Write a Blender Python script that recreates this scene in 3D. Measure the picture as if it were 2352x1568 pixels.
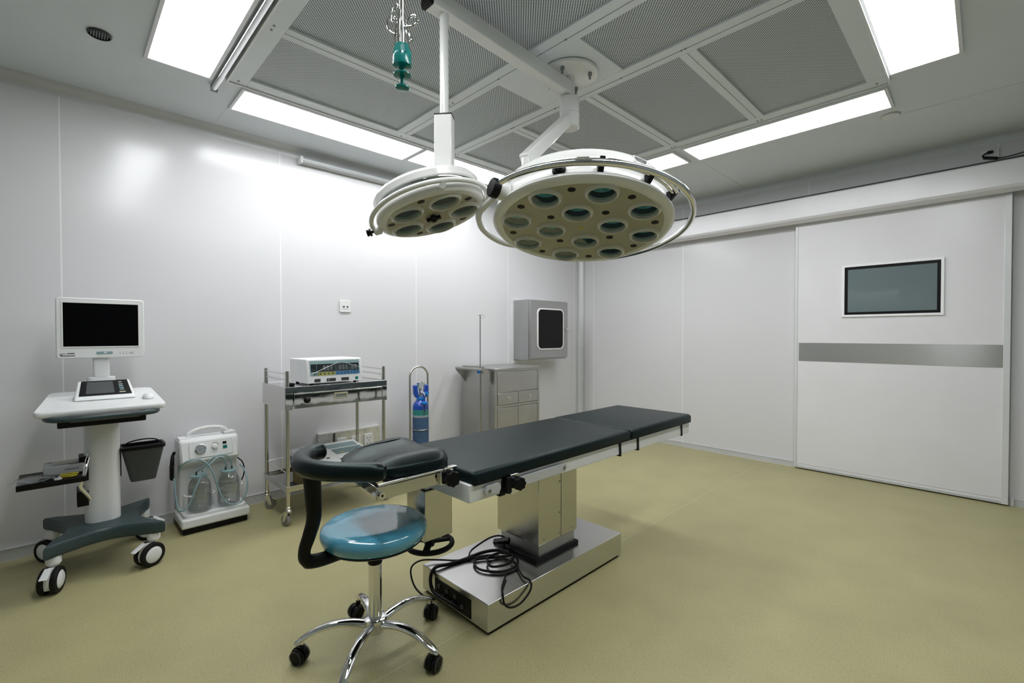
import bpy, bmesh, math, random
from mathutils import Vector, Matrix
from math import pi, sin, cos, radians

S = bpy.context.scene
COL = S.collection
random.seed(4)
for o in list(bpy.data.objects):
    bpy.data.objects.remove(o)

# ------------------------------------------------------------------ camera
cam_d = bpy.data.cameras.new('camera')
cam = bpy.data.objects.new('camera', cam_d)
COL.objects.link(cam)
cam_d.sensor_width = 36.0
cam_d.lens = 1061.93 / 2352 * 36.0
cam_d.clip_start = 0.02
_y, _p, _r = radians(45.738), radians(-0.846), radians(-0.07)
vv = Vector((-sin(_y), cos(_y), 0)); rr = Vector((cos(_y), sin(_y), 0)); uu = Vector((0, 0, 1))
v2 = vv * cos(_p) + uu * sin(_p); u2 = uu * cos(_p) - vv * sin(_p)
r3 = rr * cos(_r) + u2 * sin(_r); u3 = u2 * cos(_r) - rr * sin(_r)
m3 = Matrix((r3, u3, -v2)).transposed()
cam.matrix_world = Matrix.Translation((0, 0, 1.25)) @ m3.to_4x4()
S.camera = cam

# ------------------------------------------------------------------ world, exposure
w = bpy.data.worlds.new('world'); S.world = w; w.use_nodes = True
w.node_tree.nodes['Background'].inputs[0].default_value = (0.75, 0.85, 0.9, 1)
w.node_tree.nodes['Background'].inputs[1].default_value = 0.05
S.view_settings.view_transform = 'Standard'
S.view_settings.look = 'None'
S.view_settings.gamma = 1.0
S.view_settings.use_curve_mapping = False
S.view_settings.exposure = 1.08
LIGHT = 7.0          # strength of the ceiling light panels

# room
XL, YB, ZC, XR, YF = -3.78, 4.955, 2.70, 0.95, -1.30

# ------------------------------------------------------------------ materials
def nmat(name):
    m = bpy.data.materials.new(name); m.use_nodes = True
    nt = m.node_tree; b = nt.nodes['Principled BSDF']
    return m, nt, b

def mat(name, col, rough=0.5, metal=0.0, coat=0.0, spec=0.5, noise=0.0, nscale=40.0, rvar=0.0, aniso=None, trans=0.0, ior=1.45, bump=0.0):
    m, nt, b = nmat(name)
    b.inputs['Base Color'].default_value = (*col, 1)
    b.inputs['Roughness'].default_value = rough
    b.inputs['Metallic'].default_value = metal
    b.inputs['Coat Weight'].default_value = coat
    b.inputs['Coat Roughness'].default_value = 0.06
    b.inputs['Specular IOR Level'].default_value = spec
    b.inputs['Transmission Weight'].default_value = trans
    b.inputs['IOR'].default_value = ior
    if noise or rvar or aniso or bump:
        g = nt.nodes.new('ShaderNodeNewGeometry')
        mp = nt.nodes.new('ShaderNodeMapping'); nt.links.new(g.outputs['Position'], mp.inputs['Vector'])
        if aniso: mp.inputs['Scale'].default_value = aniso
        n = nt.nodes.new('ShaderNodeTexNoise'); n.inputs['Scale'].default_value = nscale
        n.inputs['Detail'].default_value = 3
        nt.links.new(mp.outputs[0], n.inputs['Vector'])
        if noise:
            r = nt.nodes.new('ShaderNodeMapRange')
            r.inputs['From Min'].default_value = .3; r.inputs['From Max'].default_value = .7
            r.inputs['To Min'].default_value = 1 - noise; r.inputs['To Max'].default_value = 1 + noise
            nt.links.new(n.outputs['Fac'], r.inputs['Value'])
            mx = nt.nodes.new('ShaderNodeVectorMath'); mx.operation = 'SCALE'
            mx.inputs[0].default_value = col
            nt.links.new(r.outputs[0], mx.inputs['Scale'])
            nt.links.new(mx.outputs[0], b.inputs['Base Color'])
        if rvar:
            r = nt.nodes.new('ShaderNodeMapRange')
            r.inputs['From Min'].default_value = .3; r.inputs['From Max'].default_value = .7
            r.inputs['To Min'].default_value = rough - rvar; r.inputs['To Max'].default_value = rough + rvar
            nt.links.new(n.outputs['Fac'], r.inputs['Value'])
            nt.links.new(r.outputs[0], b.inputs['Roughness'])
        if bump:
            bp = nt.nodes.new('ShaderNodeBump'); bp.inputs['Strength'].default_value = bump
            bp.inputs['Distance'].default_value = 0.002
            nt.links.new(n.outputs['Fac'], bp.inputs['Height']); nt.links.new(bp.outputs[0], b.inputs['Normal'])
    return m

def seam_wall(name, axis, start, pitch, col=(0.685, 0.678, 0.698)):
    """glossy enamelled steel wall panels with a pale joint line every pitch metres"""
    m, nt, b = nmat(name)
    L = nt.links
    g = nt.nodes.new('ShaderNodeNewGeometry')
    sp = nt.nodes.new('ShaderNodeSeparateXYZ'); L.new(g.outputs['Position'], sp.inputs[0])
    a = nt.nodes.new('ShaderNodeMath'); a.operation = 'SUBTRACT'; a.inputs[1].default_value = start - pitch / 2
    L.new(sp.outputs[axis], a.inputs[0])
    md = nt.nodes.new('ShaderNodeMath'); md.operation = 'FLOORED_MODULO'; md.inputs[1].default_value = pitch
    L.new(a.outputs[0], md.inputs[0])
    s = nt.nodes.new('ShaderNodeMath'); s.operation = 'SUBTRACT'; s.inputs[1].default_value = pitch / 2
    L.new(md.outputs[0], s.inputs[0])
    ab = nt.nodes.new('ShaderNodeMath'); ab.operation = 'ABSOLUTE'; L.new(s.outputs[0], ab.inputs[0])
    lt = nt.nodes.new('ShaderNodeMath'); lt.operation = 'LESS_THAN'; lt.inputs[1].default_value = 0.0035
    L.new(ab.outputs[0], lt.inputs[0])
    mx = nt.nodes.new('ShaderNodeMix'); mx.data_type = 'RGBA'
    mx.inputs['A'].default_value = (*col, 1); mx.inputs['B'].default_value = (0.86, 0.86, 0.86, 1)
    L.new(lt.outputs[0], mx.inputs['Factor']); L.new(mx.outputs['Result'], b.inputs['Base Color'])
    n = nt.nodes.new('ShaderNodeTexNoise'); n.inputs['Scale'].default_value = 1.2
    L.new(g.outputs['Position'], n.inputs['Vector'])
    bp = nt.nodes.new('ShaderNodeBump'); bp.inputs['Strength'].default_value = 0.06; bp.inputs['Distance'].default_value = 0.02
    L.new(n.outputs['Fac'], bp.inputs['Height']); L.new(bp.outputs[0], b.inputs['Normal'])
    b.inputs['Roughness'].default_value = 0.20
    b.inputs['Specular IOR Level'].default_value = 0.5
    return m

def perforated(name):
    m, nt, b = nmat(name); L = nt.links
    g = nt.nodes.new('ShaderNodeNewGeometry')
    da, db = 0.0107, 0.0086
    def dot(vec, d):
        v = nt.nodes.new('ShaderNodeVectorMath'); v.operation = 'DOT_PRODUCT'
        v.inputs[1].default_value = vec; L.new(g.outputs['Position'], v.inputs[0])
        f = nt.nodes.new('ShaderNodeMath'); f.operation = 'FRACT'; L.new(v.outputs['Value'], f.inputs[0])
        s = nt.nodes.new('ShaderNodeMath'); s.operation = 'SUBTRACT'; s.inputs[1].default_value = 0.5; L.new(f.outputs[0], s.inputs[0])
        q = nt.nodes.new('ShaderNodeMath'); q.operation = 'MULTIPLY'; q.inputs[1].default_value = d; L.new(s.outputs[0], q.inputs[0])
        p = nt.nodes.new('ShaderNodeMath'); p.operation = 'MULTIPLY'; L.new(q.outputs[0], p.inputs[0]); L.new(q.outputs[0], p.inputs[1])
        return p
    ka = 1/(da*math.sqrt(2)); kb = 1/(db*math.sqrt(2))
    A = dot((ka, ka, 0), da); B = dot((kb, -kb, 0), db)
    ad = nt.nodes.new('ShaderNodeMath'); ad.operation = 'ADD'; L.new(A.outputs[0], ad.inputs[0]); L.new(B.outputs[0], ad.inputs[1])
    lt = nt.nodes.new('ShaderNodeMath'); lt.operation = 'LESS_THAN'; lt.inputs[1].default_value = 0.0033 ** 2
    L.new(ad.outputs[0], lt.inputs[0])
    mx = nt.nodes.new('ShaderNodeMix'); mx.data_type = 'RGBA'
    mx.inputs['A'].default_value = (0.62, 0.665, 0.695, 1); mx.inputs['B'].default_value = (0.045, 0.05, 0.052, 1)
    L.new(lt.outputs[0], mx.inputs['Factor']); L.new(mx.outputs['Result'], b.inputs['Base Color'])
    b.inputs['Roughness'].default_value = 0.5
    return m

def floor_mat():
    m, nt, b = nmat('vinyl_floor'); L = nt.links
    g = nt.nodes.new('ShaderNodeNewGeometry')
    n1 = nt.nodes.new('ShaderNodeTexNoise'); n1.inputs['Scale'].default_value = 190; n1.inputs['Detail'].default_value = 2
    n2 = nt.nodes.new('ShaderNodeTexNoise'); n2.inputs['Scale'].default_value = 3.0; n2.inputs['Detail'].default_value = 4
    for n in (n1, n2): L.new(g.outputs['Position'], n.inputs['Vector'])
    cr = nt.nodes.new('ShaderNodeValToRGB')
    e = cr.color_ramp.elements
    e[0].position = 0.30; e[0].color = (0.215, 0.20, 0.11, 1)
    e[1].position = 0.40; e[1].color = (0.365, 0.332, 0.172, 1)
    x = cr.color_ramp.elements.new(0.66); x.color = (0.38, 0.346, 0.18, 1)
    x = cr.color_ramp.elements.new(0.74); x.color = (0.50, 0.48, 0.30, 1)
    L.new(n1.outputs['Fac'], cr.inputs[0])
    r = nt.nodes.new('ShaderNodeMapRange'); r.inputs['To Min'].default_value = .94; r.inputs['To Max'].default_value = 1.06
    r.inputs['From Min'].default_value = .3; r.inputs['From Max'].default_value = .7
    L.new(n2.outputs['Fac'], r.inputs['Value'])
    sc = nt.nodes.new('ShaderNodeVectorMath'); sc.operation = 'SCALE'
    L.new(cr.outputs[0], sc.inputs[0]); L.new(r.outputs[0], sc.inputs['Scale'])
    # welded seams of the vinyl sheets
    sp = nt.nodes.new('ShaderNodeSeparateXYZ'); L.new(g.outputs['Position'], sp.inputs[0])
    s = nt.nodes.new('ShaderNodeMath'); s.operation = 'ADD'; s.inputs[1].default_value = 1.53; L.new(sp.outputs[0], s.inputs[0])
    md = nt.nodes.new('ShaderNodeMath'); md.operation = 'FLOORED_MODULO'; md.inputs[1].default_value = 2.0; L.new(s.outputs[0], md.inputs[0])
    lt = nt.nodes.new('ShaderNodeMath'); lt.operation = 'LESS_THAN'; lt.inputs[1].default_value = 0.004; L.new(md.outputs[0], lt.inputs[0])
    mx = nt.nodes.new('ShaderNodeMix'); mx.data_type = 'RGBA'; mx.inputs['B'].default_value = (0.46, 0.44, 0.27, 1)
    L.new(lt.outputs[0], mx.inputs['Factor']); L.new(sc.outputs[0], mx.inputs['A'])
    L.new(mx.outputs['Result'], b.inputs['Base Color'])
    b.inputs['Roughness'].default_value = 0.42
    b.inputs['Specular IOR Level'].default_value = 0.35
    return m

def emis(name, col, strength):
    m, nt, b = nmat(name)
    b.inputs['Base Color'].default_value = (0.9, 0.9, 0.9, 1)
    b.inputs['Emission Color'].default_value = (*col, 1)
    b.inputs['Emission Strength'].default_value = strength
    return m

M = dict(
    wallY=seam_wall('wall_panels_left', 1, 0.005, 1.205),
    wallX=seam_wall('wall_panels_back', 0, -2.36, 1.205),
    wallR=seam_wall('wall_panels_other', 1, 0.005, 1.205, (0.22, 0.25, 0.26)),  # unseen right wall, colour darkened to cut bounce light and darken steel reflections
    wallF=seam_wall('wall_panels_front', 0, 0.005, 1.205, (0.30, 0.33, 0.34)),  # unseen front wall, colour darkened to cut fill light on the left wall
    floor=floor_mat(),
    perf=perforated('perforated_metal'),
    ceil=mat('ceiling_enamel', (0.68, 0.725, 0.76), 0.5, noise=.02, nscale=2),
    ceilbar=mat('ceiling_frame_enamel', (0.72, 0.76, 0.79), 0.42, noise=.02, nscale=3),
    lamp_emit=emis('light_diffuser', (0.96, 0.985, 1.0), LIGHT),
    alu=mat('aluminium', (0.60, 0.61, 0.625), 0.42, 0.25, noise=.04, nscale=6),
    white_alu=mat('white_aluminium', (0.72, 0.73, 0.74), 0.35, 0.15, noise=.02, nscale=6),
    steel=mat('brushed_steel', (0.58, 0.57, 0.53), 0.22, 1.0, noise=.015, nscale=60, rvar=.02),
    steel_h=mat('brushed_steel_horizontal', (0.66, 0.655, 0.64), 0.23, 1.0, noise=.015, nscale=50, rvar=.02),
    steel_dull=mat('satin_steel', (0.46, 0.455, 0.44), 0.36, 0.95, noise=.06, nscale=5, rvar=.06),
    steel_box=mat('passbox_steel', (0.42, 0.42, 0.42), 0.45, 0.85, noise=.05, nscale=5, rvar=.05),
    mirror=mat('polished_steel', (0.62, 0.62, 0.61), 0.05, 1.0, noise=.02, nscale=4, rvar=.01, bump=.8),
    chrome=mat('chrome', (0.78, 0.78, 0.78), 0.06, 1.0, noise=.02, nscale=5),
    rail=mat('table_side_steel', (0.80, 0.81, 0.82), 0.32, 0.12, noise=.03, nscale=8),
    vinyl=mat('black_vinyl', (0.004, 0.0085, 0.0095), 0.42, 0, spec=0.26, noise=.1, nscale=90, bump=.1),
    pad=mat('black_leatherette', (0.0025, 0.0045, 0.005), 0.34, 0, spec=0.30, noise=.08, nscale=60),
    black=mat('black_plastic', (0.004, 0.004, 0.0045), 0.42, spec=0.22, noise=.1, nscale=20),
    blackrub=mat('black_rubber', (0.006, 0.006, 0.0065), 0.55, spec=0.25, noise=.1, nscale=20),
    screen=mat('dark_glass', (0.002, 0.002, 0.0025), 0.16, spec=0.08, noise=.05, nscale=3),
    pbglass=mat('dark_passbox_glass', (0.010, 0.010, 0.010), 0.25, spec=0.15, noise=.05, nscale=3),
    doorglass=mat('tinted_door_glass', (0.155, 0.195, 0.205), 0.05, spec=0.35, noise=.06, nscale=2),
    dkgrey=mat('dark_grey_plastic', (0.05, 0.055, 0.058), 0.45, noise=.06, nscale=20),
    teal_dk=mat('dark_teal_plastic', (0.030, 0.052, 0.056), 0.36, noise=.06, nscale=8),
    white=mat('white_plastic', (0.74, 0.75, 0.75), 0.32, noise=.02, nscale=8),
    white_en=mat('white_enamel', (0.76, 0.76, 0.75), 0.22, coat=.3, noise=.02, nscale=4),
    cream=mat('cream_plastic', (0.43, 0.405, 0.295), 0.36, noise=.03, nscale=6),
    bezel=mat('bezel_enamel', (0.60, 0.585, 0.50), 0.20, coat=.5, noise=.02, nscale=5),
    casing=mat('casing_aluminium', (0.72, 0.712, 0.735), 0.33, 0.12, noise=.02, nscale=5),
    lampwhite=mat('lamp_enamel', (0.78, 0.78, 0.76), 0.22, coat=.4, noise=.02, nscale=3),
    doorpanel=mat('door_enamel', (0.775, 0.765, 0.79), 0.26, 0.0, noise=.02, nscale=3),
    blue_seat=mat('blue_vinyl_seat', (0.085, 0.33, 0.47), 0.16, coat=1.0, spec=0.6, noise=.08, nscale=5),
    teal=mat('teal_plastic', (0.0, 0.21, 0.20), 0.22, coat=.4, noise=.05, nscale=9),
    blue=mat('blue_enamel', (0.012, 0.06, 0.36), 0.25, coat=.3, noise=.05, nscale=9),
    blue2=mat('bright_blue_plastic', (0.01, 0.20, 0.62), 0.3, noise=.05, nscale=9),
    bluenet=mat('blue_mesh_sleeve', (0.05, 0.10, 0.20), 0.55, noise=.45, nscale=260),
    green_lab=mat('green_label', (0.03, 0.22, 0.20), 0.4, noise=.2, nscale=90),
    greylab=mat('grey_sleeve_hem', (0.25, 0.30, 0.33), 0.5, noise=.1, nscale=60),
    yellow=mat('yellow_plastic', (0.55, 0.47, 0.05), 0.4, noise=.1, nscale=30),
    ltblue=mat('display_blue', (0.04, 0.24, 0.55), 0.3, noise=.04, nscale=30),
    displaybk=mat('display_black', (0.012, 0.018, 0.02), 0.12, noise=.05, nscale=5),
    palegreen=mat('pale_grey_green', (0.22, 0.33, 0.34), 0.3, noise=.04, nscale=9),
    digit=mat('pale_digits', (0.45, 0.5, 0.5), 0.4, noise=.02, nscale=5),
    grey=mat('mid_grey_plastic', (0.22, 0.24, 0.25), 0.4, noise=.05, nscale=12),
    band=mat('brushed_steel_band', (0.46, 0.46, 0.46), 0.30, 1.0, noise=.02, nscale=60),
    plate=mat('blotchy_steel', (0.72, 0.71, 0.69), 0.34, 0.6, noise=.14, nscale=14, rvar=.1),
    frame_white=mat('bright_white_trim', (0.9, 0.9, 0.92), 0.3, noise=.01, nscale=5),
    ltgrey=mat('light_grey_plastic', (0.48, 0.50, 0.50), 0.4, noise=.03, nscale=12),
    green=mat('green_switch', (0.0, 0.16, 0.13), 0.3, noise=.05, nscale=12),
    card=mat('brown_cardboard', (0.30, 0.21, 0.07), 0.7, noise=.08, nscale=14),
    wire=mat('grey_tube', (0.30, 0.44, 0.48), 0.15, coat=.5, trans=.25, noise=.05, nscale=10),
    rubwheel=mat('grey_rubber_wheel', (0.22, 0.21, 0.19), 0.5, noise=.08, nscale=30),
    reflect=mat('lamp_reflector', (0.10, 0.10, 0.10), 0.35, 0.5, noise=.12, nscale=18),
    reflect2=mat('blue_mirror', (0.40, 0.80, 0.84), 0.40, 0.10, noise=.25, nscale=40),
    gold=mat('yellow_label', (0.6, 0.5, 0.03), 0.5, noise=.05, nscale=30),
    paper=mat('paper_label', (0.75, 0.76, 0.76), 0.6, noise=.03, nscale=30),
    ink=mat('dark_print', (0.03, 0.03, 0.035), 0.5, noise=.03, nscale=30),
    brass=mat('brass', (0.5, 0.42, 0.2), 0.3, 1, noise=.05, nscale=10),
)

for _k in ('vinyl', 'pad'):
    M[_k].node_tree.nodes['Principled BSDF'].inputs['Specular Tint'].default_value = (0.70, 1.0, 0.97, 1)

def glass(name, col, rough=0.02, alpha=None, fac=0.12, mx=0.5):
    """thin clear plastic or glass: mostly see-through, glossy reflections"""
    m, nt, b = nmat(name); L = nt.links
    out = nt.nodes['Material Output']
    tr = nt.nodes.new('ShaderNodeBsdfTransparent'); tr.inputs[0].default_value = (*col, 1)
    gl = nt.nodes.new('ShaderNodeBsdfGlossy'); gl.inputs['Roughness'].default_value = rough
    n = nt.nodes.new('ShaderNodeTexNoise'); n.inputs['Scale'].default_value = 6
    lw = nt.nodes.new('ShaderNodeLayerWeight'); lw.inputs['Blend'].default_value = 0.35
    r = nt.nodes.new('ShaderNodeMapRange'); r.inputs['To Min'].default_value = fac * .5; r.inputs['To Max'].default_value = mx
    L.new(lw.outputs['Facing'], r.inputs['Value'])
    ms = nt.nodes.new('ShaderNodeMixShader'); L.new(r.outputs[0], ms.inputs[0])
    L.new(tr.outputs[0], ms.inputs[1]); L.new(gl.outputs[0], ms.inputs[2]); L.new(ms.outputs[0], out.inputs[0])
    return m
_bb = M['band'].node_tree.nodes['Principled BSDF']; _bb.inputs['Anisotropic'].default_value = 0.85; _bb.inputs['Anisotropic Rotation'].default_value = 0.25
M['jar'] = glass('clear_jar_plastic', (0.93, 0.94, 0.945))
M['lens'] = glass('lamp_lens_glass', (0.86, 0.93, 0.95), fac=.08, mx=.16)
M['film'] = glass('clear_plastic_film', (0.86, 0.90, 0.90), rough=.12, fac=.3)

# ------------------------------------------------------------------ mesh builder
def wloc(o):
    v = Vector((0, 0, 0))
    while o: v += o.location; o = o.parent
    return v

class MB:
    def __init__(s, M4=None):
        s.v = []; s.f = []; s.m = M4
    def add(s, vs, fs):
        n = len(s.v)
        for p in vs:
            p = Vector(p)
            s.v.append(s.m @ p if s.m is not None else p)
        s.f += [[i + n for i in f] for f in fs]
        return s
    def box(s, x0, x1, y0, y1, z0, z1):
        return s.add([(x0,y0,z0),(x1,y0,z0),(x1,y1,z0),(x0,y1,z0),(x0,y0,z1),(x1,y0,z1),(x1,y1,z1),(x0,y1,z1)],
                     [(0,3,2,1),(4,5,6,7),(0,1,5,4),(1,2,6,5),(2,3,7,6),(3,0,4,7)])
    def cb(s, c, h):
        return s.box(c[0]-h[0], c[0]+h[0], c[1]-h[1], c[1]+h[1], c[2]-h[2], c[2]+h[2])
    def hexa(s, bot, top):
        """eight corners: four below, four above, same order"""
        return s.add(list(bot)+list(top), [(3,2,1,0),(4,5,6,7),(0,1,5,4),(1,2,6,5),(2,3,7,6),(3,0,4,7)])
    def cyl(s, a, b, r0, r1=None, seg=24, cap=True):
        a = Vector(a); b = Vector(b); r1 = r0 if r1 is None else r1
        d = (b - a).normalized()
        t = Vector((0,0,1)) if abs(d.z) < .9 else Vector((1,0,0))
        u = d.cross(t).normalized(); q = d.cross(u)
        vs = []
        for c, r in ((a, r0), (b, r1)):
            for i in range(seg):
                t_ = 2*pi*i/seg; vs.append(c + (u*cos(t_) + q*sin(t_))*r)
        fs = [(i, (i+1) % seg, seg+(i+1) % seg, seg+i) for i in range(seg)]
        if cap: fs += [list(range(seg))[::-1], list(range(seg, 2*seg))]
        return s.add(vs, fs)
    def lathe(s, prof, c=(0,0,0), ax=(0,0,1), seg=40, cap0=True, cap1=True):
        """prof: list of (radius, height)"""
        c = Vector(c); d = Vector(ax).normalized()
        t = Vector((1,0,0)) if abs(d.x) < .9 else Vector((0,1,0))
        u = (t - d*t.dot(d)).normalized(); q = d.cross(u)
        vs = []; n = len(prof)
        for r, h in prof:
            for i in range(seg):
                a = 2*pi*i/seg; vs.append(c + d*h + (u*cos(a)+q*sin(a))*max(r, 1e-5))
        fs = []
        for k in range(n-1):
            for i in range(seg):
                j = (i+1) % seg
                fs.append((k*seg+i, k*seg+j, (k+1)*seg+j, (k+1)*seg+i))
        if cap0: fs.append(list(range(seg))[::-1])
        if cap1: fs.append(list(range((n-1)*seg, n*seg)))
        return s.add(vs, fs)
    def tube(s, pts, r, seg=10, closed=False, smooth=4, rfun=None, flat=None):
        P = [Vector(p) for p in pts]
        if smooth > 1:
            Q = []; n = len(P); rng = n if closed else n-1
            for i in range(rng):
                p0 = P[(i-1) % n] if (closed or i > 0) else P[0]*2-P[1]
                p1 = P[i]; p2 = P[(i+1) % n]
                p3 = P[(i+2) % n] if (closed or i+2 < n) else P[-1]*2-P[-2]
                for k in range(smooth):
                    t = k/smooth
                    Q.append(.5*((2*p1)+(-p0+p2)*t+(2*p0-5*p1+4*p2-p3)*t*t+(-p0+3*p1-3*p2+p3)*t**3))
            if not closed: Q.append(P[-1])
            P = Q
        n = len(P); vs = []; up = None
        for i, p in enumerate(P):
            if closed: d = (P[(i+1) % n]-P[i-1]).normalized()
            else: d = (P[min(i+1, n-1)]-P[max(i-1, 0)]).normalized()
            if up is None:
                t = Vector((0,0,1)) if abs(d.z) < .9 else Vector((1,0,0))
                up = (t-d*t.dot(d)).normalized()
            else:
                up = (up-d*up.dot(d)).normalized()
            q = d.cross(up)
            rad = rfun(i/(n-1)) if rfun else r
            fl = flat if flat else 1
            for k in range(seg):
                a = 2*pi*k/seg; vs.append(p+(up*cos(a)*fl+q*sin(a))*rad)
        fs = []
        for i in range(n if closed else n-1):
            for k in range(seg):
                a = i*seg+k; b = i*seg+(k+1) % seg; j = (i+1) % n
                fs.append((a, b, j*seg+(k+1) % seg, j*seg+k))
        if not closed:
            fs += [list(range(seg))[::-1], list(range((n-1)*seg, n*seg))]
        return s.add(vs, fs)
    def prism(s, pts, z0, z1, F=None):
        """pts 2d outline; F maps (x, y, z) to a point"""
        F = F or (lambda x, y, z: (x, y, z)); n = len(pts)
        vs = [F(x, y, z0) for x, y in pts]+[F(x, y, z1) for x, y in pts]
        fs = [(i, (i+1) % n, n+(i+1) % n, n+i) for i in range(n)]+[list(range(n))[::-1], list(range(n, 2*n))]
        return s.add(vs, fs)
    def build(s, name, material, parent=None, bevel=0.0, smooth=True, seg=2, label=None, kind=None, subsurf=0):
        me = bpy.data.meshes.new(name)
        off = wloc(parent) if parent else Vector((0,0,0))
        org = Vector((0,0,0))
        if not parent:
            xs = [p.x for p in s.v]; ys = [p.y for p in s.v]; zs = [p.z for p in s.v]
            org = Vector(((min(xs)+max(xs))/2, (min(ys)+max(ys))/2, min(zs)))
            off = org
        me.from_pydata([tuple(p-off) for p in s.v], [], s.f)
        bm = bmesh.new(); bm.from_mesh(me)
        bmesh.ops.recalc_face_normals(bm, faces=bm.faces)
        bm.to_mesh(me); bm.free()
        me.materials.append(M[material] if isinstance(material, str) else material)
        o = bpy.data.objects.new(name, me); COL.objects.link(o)
        o.location = org
        if parent: o.parent = parent
        if bevel:
            b = o.modifiers.new('bevel', 'BEVEL'); b.width = bevel; b.segments = seg
            b.limit_method = 'ANGLE'; b.angle_limit = radians(40)
        if subsurf:
            sb = o.modifiers.new('sub', 'SUBSURF'); sb.levels = subsurf; sb.render_levels = subsurf
        if smooth:
            for p in me.polygons: p.use_smooth = True
            if not subsurf:
                try: me.set_sharp_from_angle(angle=radians(38))
                except Exception: pass
        if label: o['label'] = label
        if kind: o['kind'] = kind
        return o

def thing(name, loc, label, cat, group=None):
    o = bpy.data.objects.new(name, None); COL.objects.link(o)
    o.empty_display_size = .05
    o.location = loc; o['label'] = label; o['category'] = cat
    if group: o['group'] = group
    return o
def tag(o, label, cat, group=None):
    o['label'] = label; o['category'] = cat
    if group: o['group'] = group
    return o
def struct(o):
    o['kind'] = 'structure'; return o
def rrect(w, h, r, n=5, cx=0, cy=0):
    out = []
    for sx, sy, a0 in ((1,1,0),(-1,1,90),(-1,-1,180),(1,-1,270)):
        for k in range(n+1):
            a = radians(a0+90*k/n)
            out.append((cx+sx*(w/2-r)+r*cos(a), cy+sy*(h/2-r)+r*sin(a)))
    return out
def frameM(c, a, b, n):
    return Matrix(((a[0], b[0], n[0], c[0]), (a[1], b[1], n[1], c[1]), (a[2], b[2], n[2], c[2]), (0, 0, 0, 1)))
def arc(c, r, a0, a1, n, z=0):
    return [(c[0]+r*cos(radians(a0+(a1-a0)*i/n)), c[1]+r*sin(radians(a0+(a1-a0)*i/n)), z) for i in range(n+1)]
FY = lambda x: (lambda u, v, t: (x+t, u, v))      # outline in the Y-Z plane, thickness along X
FX = lambda y: (lambda u, v, t: (u, y+t, v))      # outline in the X-Z plane, thickness along Y

# ================================================================== SETTING
struct(MB().box(XL-.1, XR+.1, YF-.1, YB+.1, -.1, 0).build('floor', 'floor', smooth=False))
struct(MB().box(XL-.1, XR+.1, YF-.1, YB+.1, ZC, ZC+.1).build('ceiling', 'ceil', smooth=False))
struct(MB().box(XL-.1, XL, YF, YB, 0, ZC).build('wall_left', 'wallY', smooth=False))
struct(MB().box(XL-.1, XR+.1, YB, YB+.1, 0, ZC).build('wall_back', 'wallX', smooth=False))
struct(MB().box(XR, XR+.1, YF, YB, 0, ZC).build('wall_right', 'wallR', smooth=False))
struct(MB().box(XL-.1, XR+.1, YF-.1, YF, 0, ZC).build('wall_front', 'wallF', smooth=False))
# ceiling panel joints
for x0, x1, y0, y1 in ((XL, -3.40, .770, .774), (-1.690, -1.684, 3.80, YB), (XL+.05, -2.2, -.45, -.446), (-.40, XR, 3.98, 3.984)):
    struct(MB().box(x0, x1, y0, y1, ZC-.0025, ZC).build('trim_1', 'white_alu', smooth=False))
# cornices: concave cove between wall and ceiling
def cove(rad=.065, n=8):
    pts = [(0, 0), (0, -rad)]
    for k in range(1, n): 
        a = radians(90*k/n); pts.append((rad-rad*cos(a), -rad+rad*sin(a)))
    pts.append((rad, 0)); return pts
struct(MB().prism(cove(), YF, YB, lambda u, v, t: (XL+u, t, ZC+v)).build('trim_2', 'alu'))
struct(MB().prism(cove(.045), XL, XR, lambda u, v, t: (t, YB-u, ZC+v)).build('trim_3', 'ceilbar'))
struct(MB().prism(cove(.06), 0, ZC, lambda u, v, t: (XL+u, YB+v, t)).build('trim_4', 'white_alu'))
struct(MB().box(XL+.002, XL+.010, YB-.075, YB-.063, 0, ZC-.06).build('trim_4', 'alu', smooth=False))
struct(MB().box(XL+.063, XL+.075, YB-.010, YB-.002, 0, ZC-.06).build('trim_4', 'alu', smooth=False))
# skirtings
def skirt(h=.068):
    return [(0, 0), (.012, 0), (.011, .004), (.010, h-.006), (.013, h-.004), (.013, h), (0, h)]
struct(MB().prism(skirt(), YF, YB, lambda u, v, t: (XL+u, t, v)).build('baseboard_left', 'alu', smooth=False))
b = MB(); b.prism(skirt(.05), XL, XR, lambda u, v, t: (t, YB-u, v))
struct(b.build('baseboard_back', 'alu', smooth=False))
# door casing along the back wall above the sliding door
b = MB().prism([(0, 2.49), (.150, 2.485), (.158, 2.475), (.158, 2.305), (.150, 2.285), (.110, 2.262), (.100, 2.262), (.095, 2.30), (0, 2.30)], -2.78, .55,
               lambda u, v, t: (t, YB-u, v))
struct(b.build('trim_5', 'casing', smooth=False))
struct(MB().box(-2.78, .55, YB-.15, YB, 2.49, 2.496).build('trim_5', 'dkgrey', smooth=False))
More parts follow.
